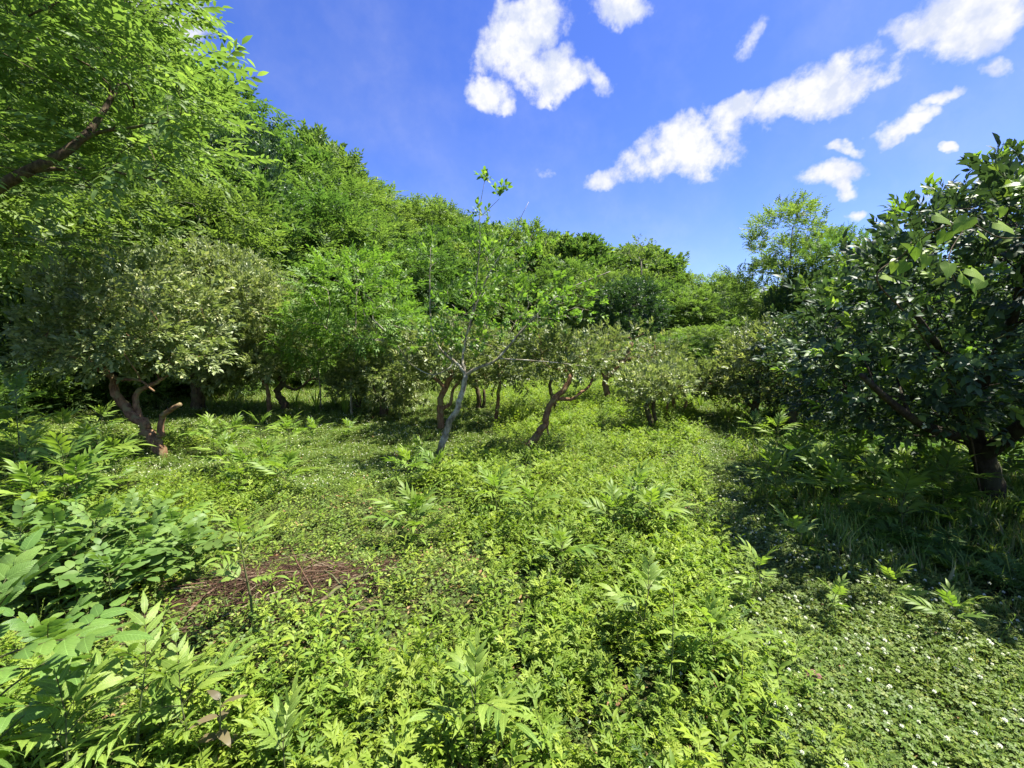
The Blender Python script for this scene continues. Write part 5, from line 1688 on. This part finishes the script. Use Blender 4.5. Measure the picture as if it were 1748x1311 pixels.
# (px, top row, height, label, detail, tiers, scale)
ELD = [
    (190, 1135, .50, 'large bright elder plant at the near left corner with long spread leaflets', True, 2, 1.0),
    (75, 1215, .42, 'elder plant at the extreme near left corner, half in the shade of the larger one', True, 2, .95),
    (300, 1165, .40, 'upright elder sprig right beside the large one in the near left corner', True, 2, .85),
    (470, 1268, .30, 'elder top rising from the lower edge, right of the bronze-leaved seedling', True, 1, .8),
    (420, 885, .66, 'slim tall-stemmed elder standing in the brown twigs', True, 2, .85),
    (800, 1165, .38, 'broad low elder rosette in the middle of the near herbs', True, 2, .85),
    (1095, 990, .46, 'dark-based elder beside the tall thin weed', True, 2, .85),
    (1235, 1065, .30, 'small elder right of the tall thin weed', True, 1, .8),
    (1310, 965, .34, 'elder on the left rim of the clover strip', True, 1, .8),
    (1440, 1028, .22, 'small elder in the middle of the white-flowered clover', True, 1, .65),
    (1625, 1040, .20, 'small elder at the shaded right side of the clover', False, 1, .7),
    (1378, 905, .34, 'solitary elder in the shade at the upper end of the clover strip', True, 1, .7),
    (1530, 1000, .18, 'tiny elder between the clover and the ferns', False, 1, .6),
    (715, 865, .42, 'yellow-green elder clump left of the middle, behind the creeping leaves', False, 2, .95),
    (690, 885, .34, 'lower elder touching the left side of the yellow-green clump', False, 1, .9),
    (850, 832, .40, 'elder among the herbs straight below the leaning trunk', False, 2, .95),
    (905, 850, .36, 'elder right of the one below the leaning trunk', False, 2, .9),
    (1085, 830, .46, 'leafy elder group member on the mound left of the clover strip', False, 2, .95),
    (1120, 860, .36, 'lower elder on the right slope of the mound by the clover strip', False, 2, .9),
    (1045, 870, .32, 'elder at the left foot of the mound by the clover strip', False, 1, .9),
    (960, 925, .32, 'lance-leaved elder in the middle of the near herbs', False, 2, .7),
    (715, 760, .42, 'bright elder at the foot of the slim grey tree', False, 2, .9),
    (690, 785, .40, 'elder left of the one at the foot of the slim grey tree', False, 2, .95),
    (735, 795, .30, 'small elder in front of the foot of the slim grey tree', False, 1, .9),
    (440, 770, .55, 'bright elder in front of the row right of the gnarled citrus', False, 2, 1.05),
    (410, 785, .50, 'elder with spreading lower leaves just left of the bright one in front', False, 2, 1.05),
    (480, 795, .42, 'elder at the right end of the front row, by the lawn', False, 2, 1.0),
    (362, 722, .62, 'tall elder touching the gnarled citrus trunk on its right', False, 3, 1.05),
    (395, 728, .58, 'second elder from the gnarled trunk', False, 3, 1.05),
    (440, 720, .60, 'third elder from the gnarled trunk, lit from the right', False, 3, 1.05),
    (375, 765, .42, 'low elder to the front right of the gnarled trunk', False, 2, 1.0),
    (490, 722, .50, 'elder at the far right of the row beside the gnarled trunk', False, 2, 1.0),
    (530, 725, .42, 'small elder out on the lawn right of the row', False, 2, .9),
    (590, 728, .36, 'lone low elder on the lawn below the pale shrub', False, 2, .9),
    (150, 742, .85, 'tall elder with drooping leaves left of the gnarled trunk', False, 3, 1.1),
    (95, 765, .80, 'tall elder farther left in the big elder stand', False, 3, 1.1),
    (35, 750, .85, 'elder at the left edge of the big elder stand', False, 3, 1.1),
    (120, 800, .70, 'elder in the front of the big stand, with a fan of narrow leaflets', False, 3, 1.0),
    (55, 815, .66, 'elder low in the front of the big stand at its left side', False, 3, 1.0),
    (185, 770, .62, 'elder at the right rim of the big stand', False, 2, 1.0),
    (170, 700, .75, 'shaded elder under the gnarled citrus crown', False, 3, 1.1),
    (90, 715, .90, 'shaded elder behind the big stand', False, 3, 1.1),
    (20, 700, .95, 'shaded elder at the left edge behind the big stand', False, 3, 1.1),
    (290, 860, .45, 'elder sprig behind the oval-leaved shrub', False, 2, .8),
]
for (px, top, h, lab, det, tiers, sc) in ELD:
    x, y = spot(px, top, h)
    sc *= 1.3 if y > 2.9 else 1.12
    if y > 2.9: tiers += 1
    weed('elder_plant', lab, 'plant', x, y, h, 'elder', GE, tiers=tiers, scale=sc, detail=det, lean=(eq.uniform(-.06, .06), eq.uniform(-.06, .06)))
# elders in the shade and on the bright mounds at the right: many and alike
MND = [(1290, 705), (1250, 725), (1330, 722), (1210, 745), (1270, 755), (1370, 760), (1420, 745), (1460, 770), (1395, 785), (1330, 790), (1500, 800), (1440, 810), (1560, 790), (1620, 800), (1360, 830), (1310, 835), (1345, 860), (1410, 860), (1300, 800), (1550, 830), (1610, 770), (1720, 770)]
for i, (px, top) in enumerate(MND):
    x, y = spot(px, top, .55)
    if path_dist(np.array([x]), np.array([y]))[0] < .4: continue
    near = 'at the front' if top > 820 else 'midway' if top > 752 else 'at the back'
    lr = sum(1 for a, b_ in MND[:i] if (b_ > 820) == (top > 820) and (752 < b_ <= 820) == (752 < top <= 820))
    rank = sorted([a for a, b_ in MND if (b_ > 820) == (top > 820) and (752 < b_ <= 820) == (752 < top <= 820)]).index(px)
    weed('elder_plant', f'elder {near} of the weedy bank below the dark citrus, {ORD[rank]} from left', 'plant', x, y, .5, 'elder', GE, tiers=3, scale=1.5)

# oval-leaved shrubs at the left
GO = 'oval-leaved shrubs at the left'
OV = [(215, 862, .62, 'oval-leaved shrub, farthest right of the left-hand bank', False), (285, 885, .50, 'low oval-leaved shrub hanging over the grass by the slim elder', False), (150, 872, .68, 'oval-leaved shrub in the middle of the left-hand bank', True),
      (80, 885, .66, 'oval-leaved shrub left of the middle of the bank', False), (20, 880, .72, 'oval-leaved shrub where the bank meets the left edge of the view', False), (230, 915, .48, 'oval-leaved shrub in front of the farthest right one', True),
      (110, 935, .52, 'low oval-leaved shrub in the front of the bank above the dark gap', True), (310, 925, .38, 'smallest oval-leaved shrub, spilling out toward the twigs', False), (40, 950, .50, 'shaded oval-leaved shrub in the front left of the bank', False), (170, 965, .40, 'shaded low oval-leaved shrub over the dark gap', False)]
for (px, top, h, lab, det) in OV:
    x, y = spot(px, top, h)
    r = weed('oval_leaved_shrub', lab, 'shrub', x, y, h, 'oval', GO, tiers=4, per=4, scale=1.0, detail=det, spread=1.1)
weed('large_leaved_sapling', 'sapling with large oval leaflets reaching in from the left over the near plants', 'plant', -1.72, 1.36, .90, 'big', None, tiers=3, per=3, scale=1.0, detail=True, spread=1.15)
weed('large_leaved_sapling', 'small sapling with smooth oval leaflets low behind the near left elder', 'plant', -1.95, 1.75, .55, 'big', None, tiers=2, per=3, scale=.85, detail=True, spread=1.1)
weed('large_leaved_sapling', 'sapling with pale oval leaves under the left end of the gnarled citrus crown', 'plant', x_at(25, 5.2), 5.2, 1.55, 'big', None, tiers=4, per=3, scale=1.2, detail=False, spread=1.0)

# tall thin weeds and the bronze-leaved seedling
def rosette_weed(name, label, x, y, h, n, L, W, mat, group=None, el0=75, el1=30, nm='leaf', q=None, droop=.4):
    q = q or eq
    r = thing(name, label, 'plant', (x, y, g(x, y)), 0, group)
    tip = np.array([.02, .01, h])
    G = Geo(); V, F = tube_arr([(0, 0, -.03), tip * .5 + np.array([.008, 0, 0]), tip], [.0045, .0035, .0015], 5); G.add(V, F)
    link('stem', G.mesh(name + '_stem', M_STEM, True), r)
    ms = []
    for k in range(3):
        V, F = leafhi(L * q.uniform(.9, 1.1), W, 'ovate', fold=.3, droop=droop, n=9, seed=k, serr=.05)
        ms.append(make_mesh(name + '_leaf', V, F, mat, np.full(len(F), .2 + .3 * k), True))
    for i in range(n):
        t = .12 + .86 * (i + .5) / n
        phi = i * 2.4 + q.uniform(-.2, .2); el = R(el0 + (el1 - el0) * t)
        d = np.array([math.cos(phi) * math.sin(el), math.sin(phi) * math.sin(el), math.cos(el)])
        link(nm, ms[i % 3], r, m4_of(frame(d[None], np.array([[0, 0, 1.]]))[0], tip * t, (1.1 - .6 * t) * q.uniform(.9, 1.1)))
    return r
x, y = spotb(1140, 1235)
rosette_weed('tall_weed', 'tall thin single-stemmed weed rising above the herbs beside the dark-based elder', x, y, .66, 16, .09, .024, M_HERB)
x, y = spotb(935, 1035)
rosette_weed('tall_weed', 'slender pale weed with few narrow leaves in the middle of the near herbs', x, y, .34, 10, .07, .018, M_CREEP)
x, y = spot(1275, 1110, .36)
rosette_weed('tall_weed', 'short weed with ragged light leaves right of the tall thin one', x, y, .34, 12, .10, .026, M_HERB)
x, y = spot(345, 1205, .38)
rosette_weed('bronze_leaved_seedling', 'seedling with drooping bronze-brown leaves at the lower edge beside the elder', x, y, .36, 10, .15, .055, M_BROWNLEAF, el0=120, el1=45, droop=.6)
for (px, py, lab) in [(432, 1065, 'small glossy broad-leaved seedling at the foot of the slim elder'), (372, 1110, 'small round-leaved seedling on the left edge of the twigs'), (500, 1060, 'glossy seedling in the middle of the brown twigs'),
                      (600, 1045, 'glossy seedling at the right end of the brown twigs'), (350, 1150, 'pale seedling below the left end of the twigs'), (640, 1000, 'broad-leaved seedling above the fallen branch')]:
    x, y = spotb(px, py)
    rosette_weed('seedling', lab, x, y, .13, 8, .05, .03, M_HERB if 'pale' in lab else M_BROAD, 'seedlings round the heap of twigs', el0=85, el1=40)

# strap-leaved clumps at the far left of the lawn
def strap_clump(label, px, py, h, q):
    x, y = spotb(px, py)
    r = thing('strap_leaved_clump', label, 'plant', (x, y, g(x, y)), 0, 'strap-leaved clumps under the trees')
    for i in range(16):
        az = q.uniform(0, 6.28); l = h * q.uniform(.7, 1.15); lean = q.uniform(.15, .6)
        d = np.array([math.cos(az), math.sin(az), 0]); side = np.array([-d[1], d[0], 0]) * .018
        V, F = [], []
        for k, t in enumerate(np.linspace(0, 1, 5)):
            c = d * l * lean * t ** 1.8 + np.array([0, 0, l * (t - .25 * lean * t * t)]) + d * .02
            w = side * (1 - t ** 2 * .95)
            V += [c - w, c, c + w]; V[-2] = V[-2] - np.array([0, 0, .004])
        for k in range(4):
            a = 3 * k
            F += [(a, a + 1, a + 4), (a, a + 4, a + 3), (a + 1, a + 2, a + 5), (a + 1, a + 5, a + 4)]
        link('leaf', make_mesh('strap_leaf', np.array(V), np.array(F), M_HERB, np.full(len(F), q.uniform(0, .9))), r)
for k, (px, py, h, lab) in enumerate([(505, 700, .75, 'strap-leaved clump right of the curved black trunk'), (540, 705, .8, 'strap-leaved clump half-way to the pale shrub'), (570, 698, .75, 'strap-leaved clump next to the pale shrub'), (590, 712, .7, 'broad strap-leaved clump touching the pale shrub stems'), (1195, 700, .8, 'grassy strap-leaved clump in the shaded end of the grass lane')]):
    strap_clump(lab, px, py, h, np.random.default_rng(200 + k))

# ------------------------------------------------------------------ heap of twigs, fallen branches, stone
def twig_heap():
    q = np.random.default_rng(61)
    G = Geo()
    for i in range(2300):
        u = q.normal(size=2) * np.array([.62, .33])
        c = HEAP + np.array([u[0] * .97 - u[1] * .25, u[0] * .25 + u[1] * .97])
        az = q.normal() * .5 + .35 if q.uniform() < .7 else q.uniform(0, 3.14)
        l = q.uniform(.08, .42) if q.uniform() < .93 else q.uniform(.3, .7); d = np.array([math.cos(az), math.sin(az), q.normal() * .15])
        h = .02 + .24 * math.exp(-(u[0] / .4) ** 2 - (u[1] / .25) ** 2) * q.uniform(.1, 1)
        p = np.array([c[0], c[1], g(c[0], c[1]) + h])
        mid_ = p + q.normal(size=3) * .02
        V, F = tube_arr([p - d * l / 2, mid_, p + d * l / 2], np.array([.9, .8, .4]) * (q.uniform(.001, .003) if l < .42 else q.uniform(.004, .007)), 3, cap=False)
        G.add(V, F, q.uniform(0, 1))
    tag(link('dead_twigs', G.mesh('dead_twigs', M_TWIG_PILE)), 'heap of reddish-brown dead twigs lying among the creeping leaves', kind='stuff')
twig_heap()
def fallen(label, p0, p1, r0, sag, sideb=True, mat=None):
    q = np.random.default_rng(int(p0[0]))
    a, b_ = np.array(spotb(*p0)), np.array(spotb(*p1))
    m = (a + b_) / 2 + np.array([0, sag])
    org = np.array([a[0], a[1], g(*a)])
    r = thing('fallen_branch', label, 'branch', tuple(org), 0, 'fallen branches on the heap of twigs')
    P = smooth_poly(np.array([(a[0], a[1], g(*a) + .05), (m[0], m[1], g(*m) + .09), (b_[0], b_[1], g(*b_) + .04)]) - org, 6)
    P[1:-1] += q.normal(size=(len(P) - 2, 3)) * r0 * .3
    G = Geo(); V, F = tube_arr(P, np.linspace(r0, r0 * .45, len(P)), 8, wob=.08); G.add(V, F)
    link('limb', G.mesh('fallen_limb', mat or M_BARK_GREY, True), r)
    for k in (4, 8):
        o = P[k]; d = np.array([q.uniform(-.2, .2), q.uniform(-.2, .2), .08])
        G = Geo(); V, F = tube_arr([o, o + d * .5 + np.array([0, 0, .02]), o + d], [r0 * .5, r0 * .4, r0 * .15], 5); G.add(V, F)
        link('twig', G.mesh('fallen_side_twig', mat or M_BARK_GREY, True), r)
fallen('grey fallen branch at the right end of the heap of twigs', (540, 1045), (650, 985), .014, .02, mat=M_BARK_DARK)
fallen('pale thin fallen stick crossing the right end of the heap', (545, 1072), (680, 1062), .008, .03, mat=M_BARK_DARK)
fallen('dark fallen stick slanting over the left of the heap', (300, 1085), (420, 1000), .010, .0, mat=M_TWIG)

def stone(name, label, px, py, r, seed, mat, group=None):
    q = np.random.default_rng(seed)
    x, y = spotb(px, py)
    import bmesh
    bm = bmesh.new(); bmesh.ops.create_icosphere(bm, subdivisions=3, radius=r)
    offs = q.normal(size=(7, 3))
    for v in bm.verts:
        n_ = v.co.normalized()
        k = 1 + sum(.07 * math.sin(3 * n_.dot(Vector(o)) + i) for i, o in enumerate(offs))
        v.co = Vector((n_.x * r * k * 1.25, n_.y * r * k * .8, n_.z * r * k * .75))
    me = bpy.data.meshes.new(name); bm.to_mesh(me); bm.free(); me.materials.append(mat)
    o = link(name, me); o.location = (x, y, g(x, y) + r * .75 + .03); o.rotation_euler = (.5, .3, -.5)
    tag(o, label, 'stone', group)
stone('stone', 'reddish stone lying in the clover at the edge of the herbs', 1388, 1172, .032, 4, M_STONE)
stone('stone', 'tiny orange-red pebble in the clover right of the larger stone', 1556, 1138, .012, 5, M_STONE)
